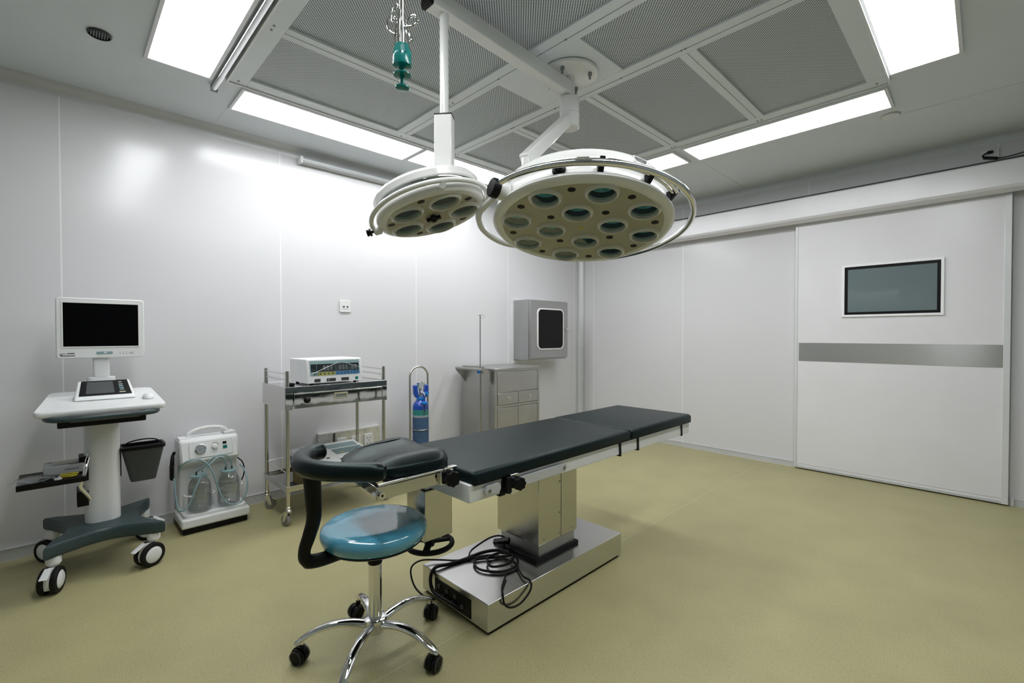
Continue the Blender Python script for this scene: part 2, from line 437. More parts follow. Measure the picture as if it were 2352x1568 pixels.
# sliding door
DX0, DX1, DY = -1.245, .118, 4.905
door = MB().box(DX0, DX1, DY, DY+.038, .012, 2.31).build('door_1', 'doorpanel', bevel=.002)
struct(door)
b = MB(); b.box(DX0-.002, DX0+.018, DY-.006, DY+.04, .010, 2.31); b.box(DX1-.032, DX1+.004, DY-.006, DY+.04, .010, 2.31)
b.build('edge_profile', 'white_alu', door, bevel=.002)
MB().box(DX0+.018, DX1-.032, DY-.004, DY+.002, .012, .030).build('kick_strip', 'alu', door)
MB().box(DX0+.018, DX1-.032, DY-.002, DY+.002, .050, .0535).build('kick_line', 'white_alu', door)
MB().box(DX0+.03, DX1-.025, DY-.003, DY+.002, 1.006, 1.172).build('kick_plate', 'band', door, label='satin steel band across the door')
wx0, wx1, wz0, wz1 = -.886, -.232, 1.400, 1.848
def ring_rect(b, x0, x1, z0, z1, wd, ya, yb_):
    b.box(x0, x1, ya, yb_, z1-wd, z1); b.box(x0, x1, ya, yb_, z0, z0+wd)
    b.box(x0, x0+wd, ya, yb_, z0+wd, z1-wd); b.box(x1-wd, x1, ya, yb_, z0+wd, z1-wd)
wf = ring_rect
b = MB(); ring_rect(b, wx0, wx1, wz0, wz1, .018, DY-.012, DY+.004)
wfo = b.build('window_frame', 'frame_white', door, smooth=False)
b = MB(); ring_rect(b, wx0+.016, wx1-.016, wz0+.016, wz1-.016, .024, DY-.006, DY+.004)
b.build('window_gasket', 'black', wfo, smooth=False)
MB().box(wx0+.040, wx1-.040, DY-.003, DY+.004, wz0+.040, wz1-.040).build('pane', 'doorglass', wfo, smooth=False)
struct(MB().box(.135, .150, YB-.030, YB, 0, .062).build('trim_6', 'white_alu', smooth=False))

# ================================================================== CEILING
df = thing('air_diffuser', (-1.69, 2.04, ZC-.03), 'square perforated metal air supply grille set in the ceiling above the operating table', 'air diffuser')
X0, X1, Y0, Y1 = -2.985, -.405, .690, 3.385
ya, yb2 = 1.765, 2.25
zt, zb = ZC-.002, ZC-.022
b = MB()
b.box(X0, X1, Y0, Y0+.085, zb, zt); b.box(X0, X1, Y1-.085, Y1, zb, zt)
b.box(X0, X0+.085, Y0+.085, Y1-.085, zb, zt); b.box(X1-.085, X1, Y0+.085, Y1-.085, zb, zt)
b.build('outer_frame', 'ceilbar', df, bevel=.002)
b = MB()
b.box(X0-.012, X1+.012, Y0-.012, Y0-.002, zb-.006, zt); b.box(X0-.012, X1+.012, Y1+.002, Y1+.012, zb-.006, zt)
b.box(X0-.012, X0-.002, Y0-.002, Y1+.002, zb-.006, zt); b.box(X1+.002, X1+.012, Y0-.002, Y1+.002, zb-.006, zt)
b.build('edge_lip', 'white_alu', df)
xi0, xi1 = X0+.085, X1-.085; yi0, yi1 = Y0+.085, Y1-.085
for y in (ya, yb2):
    MB().box(xi0, xi1, y-.060, y+.045, zb, zt).build('cross_bar', 'ceilbar', df, bevel=.002)
    MB().box(xi0, xi1, y-.001, y+.0015, zb-.0015, zb+.002).build('bar_joint', 'grey', df, smooth=False)
vb = [(-2.335, yi0, ya-.060), (-1.05, yi0, ya-.060),
      (-2.30, yb2+.045, yi1), (-1.675, yb2+.045, yi1), (-1.075, yb2+.045, yi1)]
for x, y0, y1 in vb:
    MB().box(x-.045, x+.045, y0, y1, zb, zt).build('short_bar', 'ceilbar', df, bevel=.002)
    MB().box(x-.001, x+.0012, y0, y1, zb-.0015, zb+.002).build('bar_joint', 'grey', df, smooth=False)
MB().box(-1.965, -1.385, ya+.045, yb2-.060, zb+.001, zt).build('mounting_plate', 'ceilbar', df, bevel=.002)
zp = ZC-.010
panels = [(xi0, -2.38, yi0, ya-.06), (-2.29, -1.095, yi0, ya-.06), (-1.005, xi1, yi0, ya-.06),
          (xi0, -1.965, ya+.045, yb2-.06), (-1.385, xi1, ya+.045, yb2-.06),
          (xi0, -2.345, yb2+.045, yi1), (-2.255, -1.72, yb2+.045, yi1), (-1.63, -1.12, yb2+.045, yi1), (-1.03, xi1, yb2+.045, yi1)]
for x0, x1, y0, y1 in panels:
    MB().box(x0, x1, y0, y1, zp, zt).build('perforated_panel', 'perf', df, smooth=False)
for x, y in ((-2.31,ya-.02),(-2.35,ya-.02),(-2.31,Y0+.03),(-2.35,Y0+.03),(-1.916,ya),(-1.435,ya),(-1.916,yb2),(-1.435,yb2),(-2.29,yb2),(-2.31,yb2),(-2.31,Y1-.03),
             (-1.69,Y1-.03),(-1.665,Y1-.03),(-1.085,yb2),(-1.065,yb2),(-1.085,Y1-.03),(-1.06,Y1-.03),(-2.95,ya),(-2.95,yb2),(-2.95,Y0+.04),(-.45,Y1-.04),(-2.94,yb2+.02)):
    MB().cyl((x, y, zb-.003), (x, y, zb+.001), .006, seg=10).build('screw', 'grey', df)

def ceiling_light(x0, x1, y0, y1, label):
    t = thing('ceiling_light', ((x0+x1)/2, (y0+y1)/2, ZC-.02), label, 'ceiling light', 'flat panel lights around the air grille')
    f = .018; b = MB()
    b.box(x0-f, x1+f, y0-f, y0, ZC-.014, ZC-.001); b.box(x0-f, x1+f, y1, y1+f, ZC-.014, ZC-.001)
    b.box(x0-f, x0, y0, y1, ZC-.014, ZC-.001); b.box(x1, x1+f, y0, y1, ZC-.014, ZC-.001)
    b.build('frame', 'white_alu', t, bevel=.002)
    MB().box(x0, x1, y0, y1, ZC-.009, ZC-.001).build('diffuser', 'lamp_emit', t, smooth=False, label='glowing white diffuser')
ceiling_light(-3.048, -1.84, .337, .608, 'rectangular glowing ceiling panel at top left, beside the metal rail')
ceiling_light(-1.79, -.58, .337, .608, 'glowing ceiling panel continuing the top left row, outside the frame')
ceiling_light(-3.365, -3.068, .792, 2.018, 'long glowing ceiling panel parallel to the left wall, nearer of two')
ceiling_light(-3.345, -3.060, 2.062, 3.29, 'glowing ceiling panel parallel to the left wall, farther one, partly behind the small lamp head')
ceiling_light(-2.96, -1.757, 3.492, 3.778, 'short visible piece of glowing ceiling panel right behind the large lamp head')
ceiling_light(-1.660, -.436, 3.490, 3.782, 'long glowing ceiling panel parallel to the sliding door wall')
ceiling_light(-.383, -.112, 2.06, 3.305, 'wide glowing ceiling panel at the top right corner of the view')
ceiling_light(-.383, -.112, .80, 2.02, 'glowing ceiling panel in the right row above the camera, outside the frame')

o = thing('ceiling_rail', (-2.2, .655, ZC-.02), 'long round metal rail on the ceiling along the top left light', 'rail')
MB().cyl((-3.140, .652, ZC-.018), (-.5, .652, ZC-.018), .016, seg=16).build('track', 'chrome', o)
MB().box(-3.15, -.5, .638, .666, ZC-.008, ZC-.001).build('track_base', 'grey', o)
MB().box(-3.156, -3.136, .634, .670, ZC-.036, ZC-.001).build('end_cap', 'grey', o, bevel=.003)

o = thing('ceiling_speaker', (-2.99, .147, ZC-.01), 'small round black opening with grille in the ceiling near the left corner', 'ceiling vent')
MB().lathe([(.040, 0), (.046, .004), (.046, .012), (.038, .012), (.036, .004)], (-2.99, .147, ZC-.013), seg=32, cap0=False, cap1=False).build('rim', 'dkgrey', o)
MB().cyl((-2.99, .147, ZC-.006), (-2.99, .147, ZC-.001), .040, seg=32).build('recess', 'black', o)
b = MB()
for k in range(-3, 4):
    hw = math.sqrt(.036**2-(k*.010)**2); b.box(-2.99-hw, -2.99+hw, .147+k*.01-.0015, .147+k*.01+.0015, ZC-.010, ZC-.006)
b.build('grille_bar', 'grey', o)
o = thing('ceiling_cover', (-.457, 3.952, ZC-.02), 'small round white cover plate on the ceiling near the long light', 'cover plate')
MB().lathe([(.046, 0), (.050, .004), (.050, .010)], (-.457, 3.952, ZC-.0115), seg=36).build('disc', 'white', o)
MB().lathe([(.052, 0), (.054, .006)], (-.457, 3.952, ZC-.0065), seg=36).build('collar', 'ltgrey', o)

o = thing('wall_tube_light', (XL+.05, 1.75, 2.58), 'unlit slim tube lamp fixture high on the left wall under the ceiling', 'tube light')
MB().box(XL+.001, XL+.045, 1.335, 2.36, 2.592, 2.632).build('housing', 'white_alu', o, bevel=.004)
MB().cyl((XL+.058, 1.365, 2.600), (XL+.058, 2.33, 2.600), .010, seg=14).build('lamp_tube', 'ltgrey', o)
for y in (1.337, 2.338):
    MB().box(XL+.001, XL+.072, y, y+.022, 2.585, 2.634).build('end_holder', 'white', o, bevel=.003)

# ================================================================== SURGICAL LIGHT
sl = thing('surgical_light', (-1.60, 2.0, 2.66), 'ceiling mounted surgical light with one large and one small multi-lens head', 'surgical light')
mc = (-1.605, 2.005)
b = MB().lathe([(.140, 0), (.152, .006), (.155, .016), (.150, .022)], (mc[0], mc[1], 2.654), seg=56)
mp_ = b.build('mounting_disc', 'lampwhite', sl)
for a in (20, 110, 200, 290):
    x = mc[0]+.115*cos(radians(a)); y = mc[1]+.115*sin(radians(a))
    MB().cyl((x, y, 2.636), (x, y, 2.655), .011, seg=6).cyl((x, y, 2.618), (x, y, 2.637), .006, seg=8).build('bolt', 'grey', mp_)
MB().cyl((mc[0], mc[1], 2.53), (mc[0], mc[1], 2.655), .029, seg=28).build('stem', 'lampwhite', sl)
b = MB().lathe([(.048, 0), (.054, .006), (.054, .072), (.051, .074), (.051, .077), (.054, .079), (.054, .16), (.05, .166)], (mc[0], mc[1], 2.375), seg=40)
b.build('swivel_hub', 'lampwhite', sl)
# long arm
pe = Vector((-1.577, 1.075, 2.605)); pm = Vector((mc[0]+.0, mc[1]-.01, 2.585))
def bar(b, a, c, w, h):
    a = Vector(a); c = Vector(c); d = (c-a).normalized(); s_ = d.cross(Vector((0,0,1))).normalized()*w/2; u = s_.cross(d).normalized()*h/2
    return b.hexa([a-s_-u, a+s_-u, c+s_-u, c-s_-u], [a-s_+u, a+s_+u, c+s_+u, c-s_+u])
bar(MB(), pe, pm, .060, .075).build('long_arm', 'lampwhite', sl, bevel=.006)
bar(MB(), pe+Vector((0, -.020, 0)), pe+Vector((0, .001, 0)), .064, .080).build('arm_end_cap', 'black', sl, bevel=.004)
px_, py_ = -1.570, 1.142
MB().cyl((px_, py_, 2.145), (px_, py_, 2.575), .0185, seg=24).build('drop_pole', 'lampwhite', sl)
Rz = Matrix.Translation((px_, py_, 0)) @ Matrix.Rotation(radians(40), 4, 'Z')
b = MB(Rz); b.box(-.036, .036, -.030, .030, 1.912, 2.148); b.build('slide_block', 'lampwhite', sl, bevel=.004)
b = MB(Rz); b.box(-.0365, .0365, -.0305, .0305, 2.147, 2.151); b.build('block_cap', 'black', sl)
b = MB(Rz); b.hexa([(-.038,-.032,1.876),(.038,-.032,1.876),(.038,.032,1.885),(-.038,.032,1.885)], [(-.038,-.032,1.913),(.038,-.032,1.913),(.038,.032,1.913),(-.038,.032,1.913)])
b.build('block_foot', 'black', sl, bevel=.003)
# short arm to the large head
ae = Vector((-1.478, 1.525, 2.045))
bar(MB(), (mc[0]+.01, mc[1]-.03, 2.415), ae, .048, .060).build('short_arm', 'lampwhite', sl, bevel=.006)
MB().cyl(ae+Vector((.004, 0, .01)), ae+Vector((.004, 0, -.16)), .018, seg=20).build('arm_pin', 'lampwhite', sl)
bar(MB(), ae+Vector((-.005, -.005, -.15)), (-1.20, 1.59, 1.868), .036, .030).build('head_mount', 'lampwhite', sl, bevel=.004)

def lens_pod(Mx, x, y, r, parent):
    """raised bezel with a recessed reflector, bulb and cover glass"""
    h = MB(Mx).lathe([(r*1.32, .004), (r*1.27, -.003), (r*1.19, -.010), (r*1.10, -.0125), (r*1.03, -.010), (r*1.0, .000), (r*.99, .012)], (x, y, 0), seg=40, cap0=False, cap1=False).build('lens_bezel', 'bezel', parent)
    MB(Mx).lathe([(r*.99, .010), (r*.97, .022), (r*.92, .030)], (x, y, 0), seg=28, cap0=False, cap1=False).build('reflector', 'reflect', h)
    MB(Mx).lathe([(r*.925, .0295), (r*.80, .046), (r*.60, .060), (r*.38, .068), (r*.12, .071)], (x, y, 0), seg=28, cap0=False).build('mirror_bowl', 'reflect2', h, label='blue-green mirror bowl')
    MB(Mx).cyl((x, y, .034), (x, y, .069), .0060, .009, seg=12).build('bulb', 'digit', h)
    MB(Mx).cyl((x, y, .0000), (x, y, .0015), r*.995, seg=32).build('cover_glass', 'lens', h)

def holed_plate(Mx, R_, holes, z=0.0):
    """flat disc with round openings"""
    from mathutils.geometry import delaunay_2d_cdt
    vs = []; es = []
    def ringv(cx_, cy_, r, n):
        k0 = len(vs)
        for i in range(n): vs.append(Vector((cx_+r*cos(2*pi*i/n), cy_+r*sin(2*pi*i/n))))
        es.extend([(k0+i, k0+(i+1) % n) for i in range(n)])
    ringv(0, 0, R_, 96)
    for (hx_, hy_, hr) in holes: ringv(hx_, hy_, hr, 32)
    V, _, F, _, _, _ = delaunay_2d_cdt(vs, es, [], 1, 1e-6)
    keep = []
    for f in F:
        c_ = sum((V[i] for i in f), Vector((0, 0)))/len(f)
        if all((c_-Vector((hx_, hy_))).length > hr*.97 for hx_, hy_, hr in holes): keep.append(list(f))
    return MB(Mx).add([(v.x, v.y, z) for v in V], keep)

# ---- large head
c = Vector((-1.160, 1.527, 1.687)); n = Vector((-.133, .207, .969)).normalized()
a = Vector((.706, .706, -.054)); a = (a-n*a.dot(n)).normalized(); bb = n.cross(a)
L1 = frameM(c, a, bb, n)
b = MB(L1).lathe([(.322, .000), (.340, -.003), (.354, .001), (.362, .010), (.361, .018), (.354, .025), (.347, .029)], seg=96, cap0=False, cap1=False)
head = b.build('large_lamp_head', 'lampwhite', sl, label='large round lamp head with twelve lenses')
ph, phi = .130, 1.298
LR = .049
lens = [(.267*cos(ph+2*pi*k/8), .267*sin(ph+2*pi*k/8)) for k in range(8)]+[(.125*cos(phi+2*pi*k/4), .125*sin(phi+2*pi*k/4)) for k in range(4)]
holed_plate(L1, .324, [(x, y, LR*1.02) for x, y in lens]).build('face_plate', 'cream', head)
MB(L1).lathe([(.347, .028), (.345, .032), (.345, .074), (.347, .077)], seg=96, cap0=False, cap1=False).build('side_band', 'lampwhite', head)
MB(L1).lathe([(.346, .076), (.349, .079), (.349, .085), (.346, .088)], seg=96, cap0=False, cap1=False).build('chrome_band', 'chrome', head)
MB(L1).lathe([(.346, .087), (.344, .112), (.336, .125), (.31, .138), (.25, .148), (0, .158)], seg=96, cap0=False, cap1=False).build('dome', 'lampwhite', head)
for x, y in lens: lens_pod(L1, x, y, LR, head)
for k in range(8):
    t = ph+2*pi*(k+.5)/8; MB(L1).cyl((.288*cos(t), .288*sin(t), -.001), (.288*cos(t), .288*sin(t), .006), .0145, seg=20).build('vent_hole', 'black', head)
for k in range(4):
    t = phi+2*pi*(k+.5)/4; MB(L1).cyl((.150*cos(t), .150*sin(t), -.001), (.150*cos(t), .150*sin(t), .004), .0145, seg=20).build('vent_hole', 'black', head)
MB(L1).prism([(0, .012), (-.010, -.006), (.010, -.006)], -.0015, .001).build('warning_label', 'gold', head)
# yoke ring round the head
def ring_pts(q0, q1, r=.428): return [(r*cos(radians(q)), r*sin(radians(q)), .028+.018*sin(radians(q))) for q in range(q0, q1, 5)]
MB(L1).tube(ring_pts(-139, 56), .0115, seg=12, smooth=2).build('yoke_ring', 'chrome', head, label='polished steel ring round the large head')
MB(L1).tube([(.375*cos(radians(-151)), .375*sin(radians(-151)), .035)]+ring_pts(-166, -149, .40)[:1]+ring_pts(-176, -160, .418)[:1][::-1]+[(r_*cos(radians(q)), r_*sin(radians(q)), h_) for r_, q, h_ in ((.424, 176, .022), (.424, 165, .022), (.41, 152, .022), (.38, 140, .022), (.34, 130, .030))], .0125, seg=12, smooth=5).build('yoke_tube', 'lampwhite', head)
MB(L1).tube(ring_pts(50, 74, .428)+[(.39*cos(radians(82)), .39*sin(radians(82)), .045), (.335*cos(radians(90)), .335*sin(radians(90)), .05)], .0115, seg=12, smooth=3).build('yoke_end', 'chrome', head)
for r_, h_, q0, q1 in ((.384, .048, -140, -30), (.366, .050, -80, -30)):
    MB(L1).tube([(r_*cos(radians(q)), r_*sin(radians(q)), h_) for q in range(q0, q1, 5)], .0078, seg=10, smooth=2).build('handle_rail', 'chrome', head)
for q in (-88, -58, -33, 62):
    Mq = L1 @ Matrix.Rotation(radians(q), 4, 'Z')
    MB(Mq).hexa([(.343,-.010,.020),(.352,-.010,.020),(.352,.010,.020),(.343,.010,.020)], [(.343,-.010,.060),(.392,-.010,.062),(.392,.010,.062),(.343,.010,.060)]).build('rail_bracket', 'black', head, bevel=.003)
Mq = L1 @ Matrix.Rotation(radians(-111), 4, 'Z')
MB(Mq).lathe([(.023, 0), (.025, .006), (.020, .010), (.014, .013), (.014, .022)], (.344, 0, .044), (1, 0, 0), seg=24).build('adjust_knob', 'black', head)
# pivot joint at the left of the head
Mq = L1 @ Matrix.Rotation(radians(-151), 4, 'Z')
MB(Mq).lathe([(.030, 0), (.035, .006), (.036, .034), (.032, .044)], (.345, 0, .042), (1, 0, 0), seg=30).build('pivot_joint', 'lampwhite', head)
MB(Mq).lathe([(.036, 0), (.037, .004), (.036, .026), (.032, .030)], (.388, 0, .042), (1, 0, 0), seg=30).build('pivot_cap', 'black', head)
# paper label on the dome
Mq = L1 @ Matrix.Rotation(radians(-62), 4, 'Z')
lb = MB(Mq).add([(.3455,-.032,.097),(.3455,.032,.097),(.3405,.032,.123),(.3405,-.032,.123)], [(0,1,2,3)]).build('type_label', 'paper', head, smooth=False)
b = MB(Mq)
for i, (z0, wd) in enumerate(((.117, .028), (.110, .026), (.104, .022))):
    rr_ = .3468-(z0-.097)*.0055/.026
    b.box(rr_, rr_+.0005, -wd, wd, z0-.0012*(3-i)*.8, z0+.001)
b.build('print_line', 'ink', lb, smooth=False)

# ---- small head
c = Vector((-1.593, 1.100, 1.738)); n = Vector((-.261, -.156, .953)).normalized()
a = Vector((.650, .701, .293)); a = (a-n*a.dot(n)).normalized(); bb = n.cross(a)
L2 = frameM(c, a, bb, n)
b = MB(L2).lathe([(.192, .000), (.206, -.003), (.220, .003), (.227, .014), (.226, .030), (.220, .044), (.214, .050)], seg=72, cap0=False, cap1=False)
head2 = b.build('small_lamp_head', 'lampwhite', sl, label='small round lamp head with five lenses')
lens = [(.131*cos(1.475+2*pi*k/5), .131*sin(1.475+2*pi*k/5)) for k in range(5)]
holed_plate(L2, .194, [(x, y, .054*1.02) for x, y in lens]).build('face_plate', 'cream', head2)
MB(L2).lathe([(.214, .049), (.216, .052), (.216, .064), (.213, .067)], seg=72, cap0=False, cap1=False).build('chrome_band', 'chrome', head2)
MB(L2).lathe([(.214, .066), (.219, .070), (.220, .092), (.210, .106), (.17, .118), (0, .128)], seg=72, cap0=False, cap1=False).build('dome', 'lampwhite', head2)
for x, y in lens: lens_pod(L2, x, y, .054, head2)
for k in range(5):
    t = 1.475+2*pi*(k+.5)/5; MB(L2).cyl((.172*cos(t), .172*sin(t), -.001), (.172*cos(t), .172*sin(t), .008), .0145, seg=20).build('vent_hole', 'black', head2)
b = MB(L2).lathe([(.012, 0), (.012, -.022), (.010, -.026)], (0, 0, 0), seg=16)
b.cb((0, 0, -.012), (.030, .009, .007)); b.cb((0, 0, -.012), (.009, .026, .007))
b.build('centre_knob', 'black', head2, bevel=.003)
yp = [(.246*cos(radians(q)), .246*sin(radians(q)), .018+.012*cos(radians(q+90))) for q in range(-174, 0, 6)]
MB(L2).tube([(.225, .0, .012) if False else (-.238, -.002, .0)]+yp+[(.232, .006, -.006)], .0095, seg=12, smooth=2).build('yoke_tube', 'lampwhite', head2)
for q in (-178, 2):
    Mq = L2 @ Matrix.Rotation(radians(q), 4, 'Z')
    MB(Mq).lathe([(.018, 0), (.018, .026), (.013, .030)], (.218, 0, .006), (1, 0, 0), seg=20).build('yoke_pivot', 'lampwhite', head2)
Mq = L2 @ Matrix.Rotation(radians(-178), 4, 'Z')
MB(Mq).lathe([(.006, 0), (.006, .012), (.016, .013), (.016, .020), (.010, .022), (.014, .026), (.014, .031)], (.246, 0, .006), (1, 0, 0), seg=16).build('clamp_knob', 'black', head2)
# hanger between drop pole block and yoke
he = L2 @ Vector((.248*cos(radians(-70)), .248*sin(radians(-70)), .022))
MB().cyl((px_, py_, 1.885), he+Vector((0, 0, -.012)), .0125, seg=16).build('yoke_hanger', 'lampwhite', sl)
jx = Vector((px_, py_, 1.893))-rr*.040
MB().cyl(jx+rr*.012, jx-rr*.016, .013, seg=10).build('locking_knob', 'black', sl)

# ================================================================== IV HANGER
hx, hy = -1.083, .652
ih = thing('drip_hanger', (hx, hy, 1.89), 'chrome drip bag hanger rod with teal plastic end hanging from ceiling rail', 'hanger')
MB().cyl((hx, hy, 1.99), (hx, hy, 2.672), .0062, seg=16).build('rod', 'chrome', ih)
MB().box(hx-.03, hx+.03, hy-.022, hy+.022, 2.655, 2.668).build('trolley', 'grey', ih, bevel=.003)
b = MB().lathe([(.020, .0), (.0245, .002), (.0245, .024), (.0215, .032), (.012, .034)], (hx, hy, 1.956), seg=36)
for q in range(4):
    Mq = Matrix.Translation((hx, hy, 0)) @ Matrix.Rotation(radians(q*90+20), 4, 'Z')
    b2 = MB(Mq).hexa([(.009,-.013,1.985),(.0215,-.013,1.985),(.0215,.013,1.985),(.009,.013,1.985)], [(.008,-.008,2.013),(.0165,-.008,2.013),(.0165,.008,2.013),(.008,.008,2.013)])
    n0 = len(b.v); b.v += b2.v; b.f += [[i+n0 for i in f] for f in b2.f]
b.build('crown', 'teal', ih)
MB().cyl((hx, hy, 1.934), (hx, hy, 1.958), .0085, seg=20).build('neck', 'teal', ih)
MB().lathe([(.010, 0), (.0225, .0015), (.0225, .0045), (.010, .006)], (hx, hy, 1.932), seg=36).build('grip_disc', 'teal', ih)
MB().cyl((hx, hy, 1.904), (hx, hy, 1.934), .0062, seg=16).build('lower_neck', 'teal', ih)
MB().lathe([(.014, 0), (.0178, .002), (.0178, .006), (.009, .009)], (hx, hy, 1.898), seg=30).build('end_button', 'teal', ih)
def hp(dx, dz, dd=0):     # offsets along the view-facing plane of the room diagonal
    return (hx+dx*.7+dd*.7, hy+dx*.71-dd*.7, 1.945+dz)
for pts in (
    [hp(-.007,.06,.012), hp(-.007,.10,.014), hp(-.004,.145,.016), hp(-.009,.163,.016), hp(-.018,.150,.016), hp(-.022,.120,.016)],
    [hp(-.018,.055), hp(-.019,.085), hp(-.014,.115,.004), hp(-.016,.135,.006), hp(-.026,.140,.006), hp(-.037,.128,.004), hp(-.035,.108), hp(-.022,.098), hp(-.008,.095)],
    [hp(.017,.050), hp(.018,.075), hp(.014,.100), hp(.010,.120), hp(.020,.140), hp(.034,.143,.004), hp(.042,.132,.006), hp(.040,.122,.006), hp(.026,.118), hp(.006,.116)],
    [hp(.008,.060,-.014), hp(.010,.090,-.018), hp(.012,.110,-.02), hp(.020,.098,-.01), hp(.025,.085,-.006), hp(.026,.080)]):
    MB().tube(pts, .0028, seg=8, smooth=5).build('hook', 'chrome', ih)

# ================================================================== OPERATING TABLE
ot = thing('operating_table', (-1.66, 1.74, 0), 'operating table with black mattress on steel column and wide stainless steel base', 'operating table')
tx0, tx1 = -1.905, -1.425
MB().box(tx0+.012, tx1-.012, 1.262, 2.232, .0, .022).build('base_foot', 'black', ot, smooth=False)
bs = MB().box(tx0, tx1, 1.248, 2.246, .016, .134).build('base', 'steel_h', ot, bevel=.003)
ep = MB().box(-1.80, -1.535, 1.2445, 1.2495, .026, .110).build('connector_panel', 'black', bs, bevel=.002)
b = MB()
for x, z in ((-1.76,.085),(-1.70,.085),(-1.64,.085),(-1.73,.05),(-1.66,.05),(-1.59,.06)):
    b.cyl((x, 1.238, z), (x, 1.246, z), .010, seg=16)
b.build('socket', 'dkgrey', ep)
MB().box(-1.825, -1.515, 1.640, 1.972, .134, .152).build('column_gasket', 'black', ot, bevel=.003)
MB().box(-1.800, -1.528, 1.672, 1.952, .150, .40).build('inner_column', 'steel_dull', ot, bevel=.002)
cs = MB().box(-1.816, -1.519, 1.660, 1.962, .213, .612).build('column_sleeve', 'steel', ot, bevel=.003)
MB().box(-1.5190, -1.5180, 1.831, 1.833, .214, .61).build('sleeve_joint', 'dkgrey', cs, smooth=False)
b = MB()
for z in (.235, .34, .50): b.cyl((-1.519, 1.820, z), (-1.5165, 1.820, z), .004, seg=10)
for y in (1.70, 1.92): b.cyl((-1.519, y, .235), (-1.5165, y, .235), .004, seg=10)
b.build('rivet', 'grey', cs)
# frame below the mattress
b = MB().box(tx0+.002, -1.362, 1.100, 2.128, .608, .679)
fr = b.build('frame', 'rail', ot, bevel=.004)
MB().box(-1.91, -1.362, 2.146, 2.305, .608, .677).build('frame', 'rail', ot, bevel=.003)
MB().box(-1.91, -1.362, 2.318, 2.955, .604, .677).build('frame', 'rail', ot, bevel=.003)
for y in (2.122, 2.303, 2.835):
    MB().hexa([(-1.915,y+.004,.600),(-1.357,y+.004,.600),(-1.357,y+.018,.600),(-1.915,y+.018,.600)], [(-1.915,y-.004,.680),(-1.357,y-.004,.680),(-1.357,y+.014,.680),(-1.915,y+.014,.680)]).build('strap', 'blackrub', ot)
MB().hexa([(-1.915,1.254,.600),(-1.357,1.254,.600),(-1.357,1.282,.600),(-1.915,1.282,.600)], [(-1.915,1.268,.672),(-1.357,1.268,.672),(-1.357,1.312,.672),(-1.915,1.312,.672)]).build('strap', 'blackrub', ot)
# mattress sections
def cushion(x0, x1, y0, y1, z0, z1, name, r=.02):
    w, d = x1-x0, y1-y0
    b = MB(); n_ = 5
    prof = [(0, z0), (r*.55, z0+.004), (0, z0+.012), (0, z1-.016), (.003, z1-.009), (.009, z1-.003), (.018, z1)]
    rings = []
    for ins, z in prof:
        ins2 = max(ins, 0) if ins != r*.55 else -.0
        rings.append([(x, y, z) for x, y in rrect(w-2*ins2, d-2*ins2, max(r-ins2*.5, .006), n_, (x0+x1)/2, (y0+y1)/2)])
    vs = [p for rg in rings for p in rg]; m_ = len(rings[0]); fs = []
    for k in range(len(rings)-1):
        for i in range(m_):
            j = (i+1) % m_; fs.append((k*m_+i, k*m_+j, (k+1)*m_+j, (k+1)*m_+i))
    fs += [list(range(m_))[::-1], list(range((len(rings)-1)*m_, len(rings)*m_))]
    b.add(vs, fs)
    return b.build(name, 'vinyl', ot)
cushion(-1.915, -1.348, 1.112, 2.226, .680, .727, 'mattress_section')
cushion(-1.918, -1.345, 2.220, 2.962, .678, .728, 'mattress_section')
MB().box(-1.912, -1.350, 1.118, 2.95, .674, .682).build('mattress_board', 'black', ot)
# accessory rail with clamp and star knob
b = MB().prism(rrect(.080, .036, .017, 8, 1.206, .645), 0, .010, FY(-1.352))
r1 = b.build('side_rail', 'alu', ot, label='short end of the accessory rail')
b = MB().prism(rrect(.350, .036, .017, 8, 1.485, .641), 0, .010, FY(-1.352))
r2 = b.build('side_rail', 'alu', ot)
for y, p_ in ((1.186, r1), (1.640, r2)):
    MB().cyl((-1.362, y, .642), (-1.339, y, .642), .0085, seg=20).build('rail_bolt', 'steel_dull', p_)
    MB().cyl((-1.339, y, .642), (-1.3385, y, .642), .0035, seg=6).build('hex_socket', 'black', p_)
b = MB().box(-1.358, -1.335, 1.296, 1.340, .600, .680)
b.box(-1.372, -1.335, 1.296, 1.340, .672, .684)
cl = b.build('rail_clamp', 'chrome', ot, bevel=.003)
MB().box(-1.345, -1.330, 1.270, 1.296, .612, .678).build('clamp_jaw', 'black', cl, bevel=.003)
def star_knob(b, c, ax, r, h, lobes=8):
    d = Vector(ax).normalized(); c = Vector(c)
    t = Vector((0,0,1)) if abs(d.z) < .9 else Vector((1,0,0)); u = d.cross(t).normalized(); q = d.cross(u)
    pts = []
    for i in range(lobes*6):
        a_ = 2*pi*i/(lobes*6); rr0 = r*(1+.07*cos(lobes*a_)); pts.append((rr0*cos(a_), rr0*sin(a_)))
    b.prism(pts, 0, h, lambda x, y, z: c+u*x+q*y+d*z)
    b.prism([(x*.6, y*.6) for x, y in pts], -h*.5, 0, lambda x, y, z: c+u*x+q*y+d*z)
    return b
star_knob(MB(), (-1.330, 1.330, .645), (1, -.25, 0), .026, .022).build('star_knob', 'black', cl, bevel=.003)
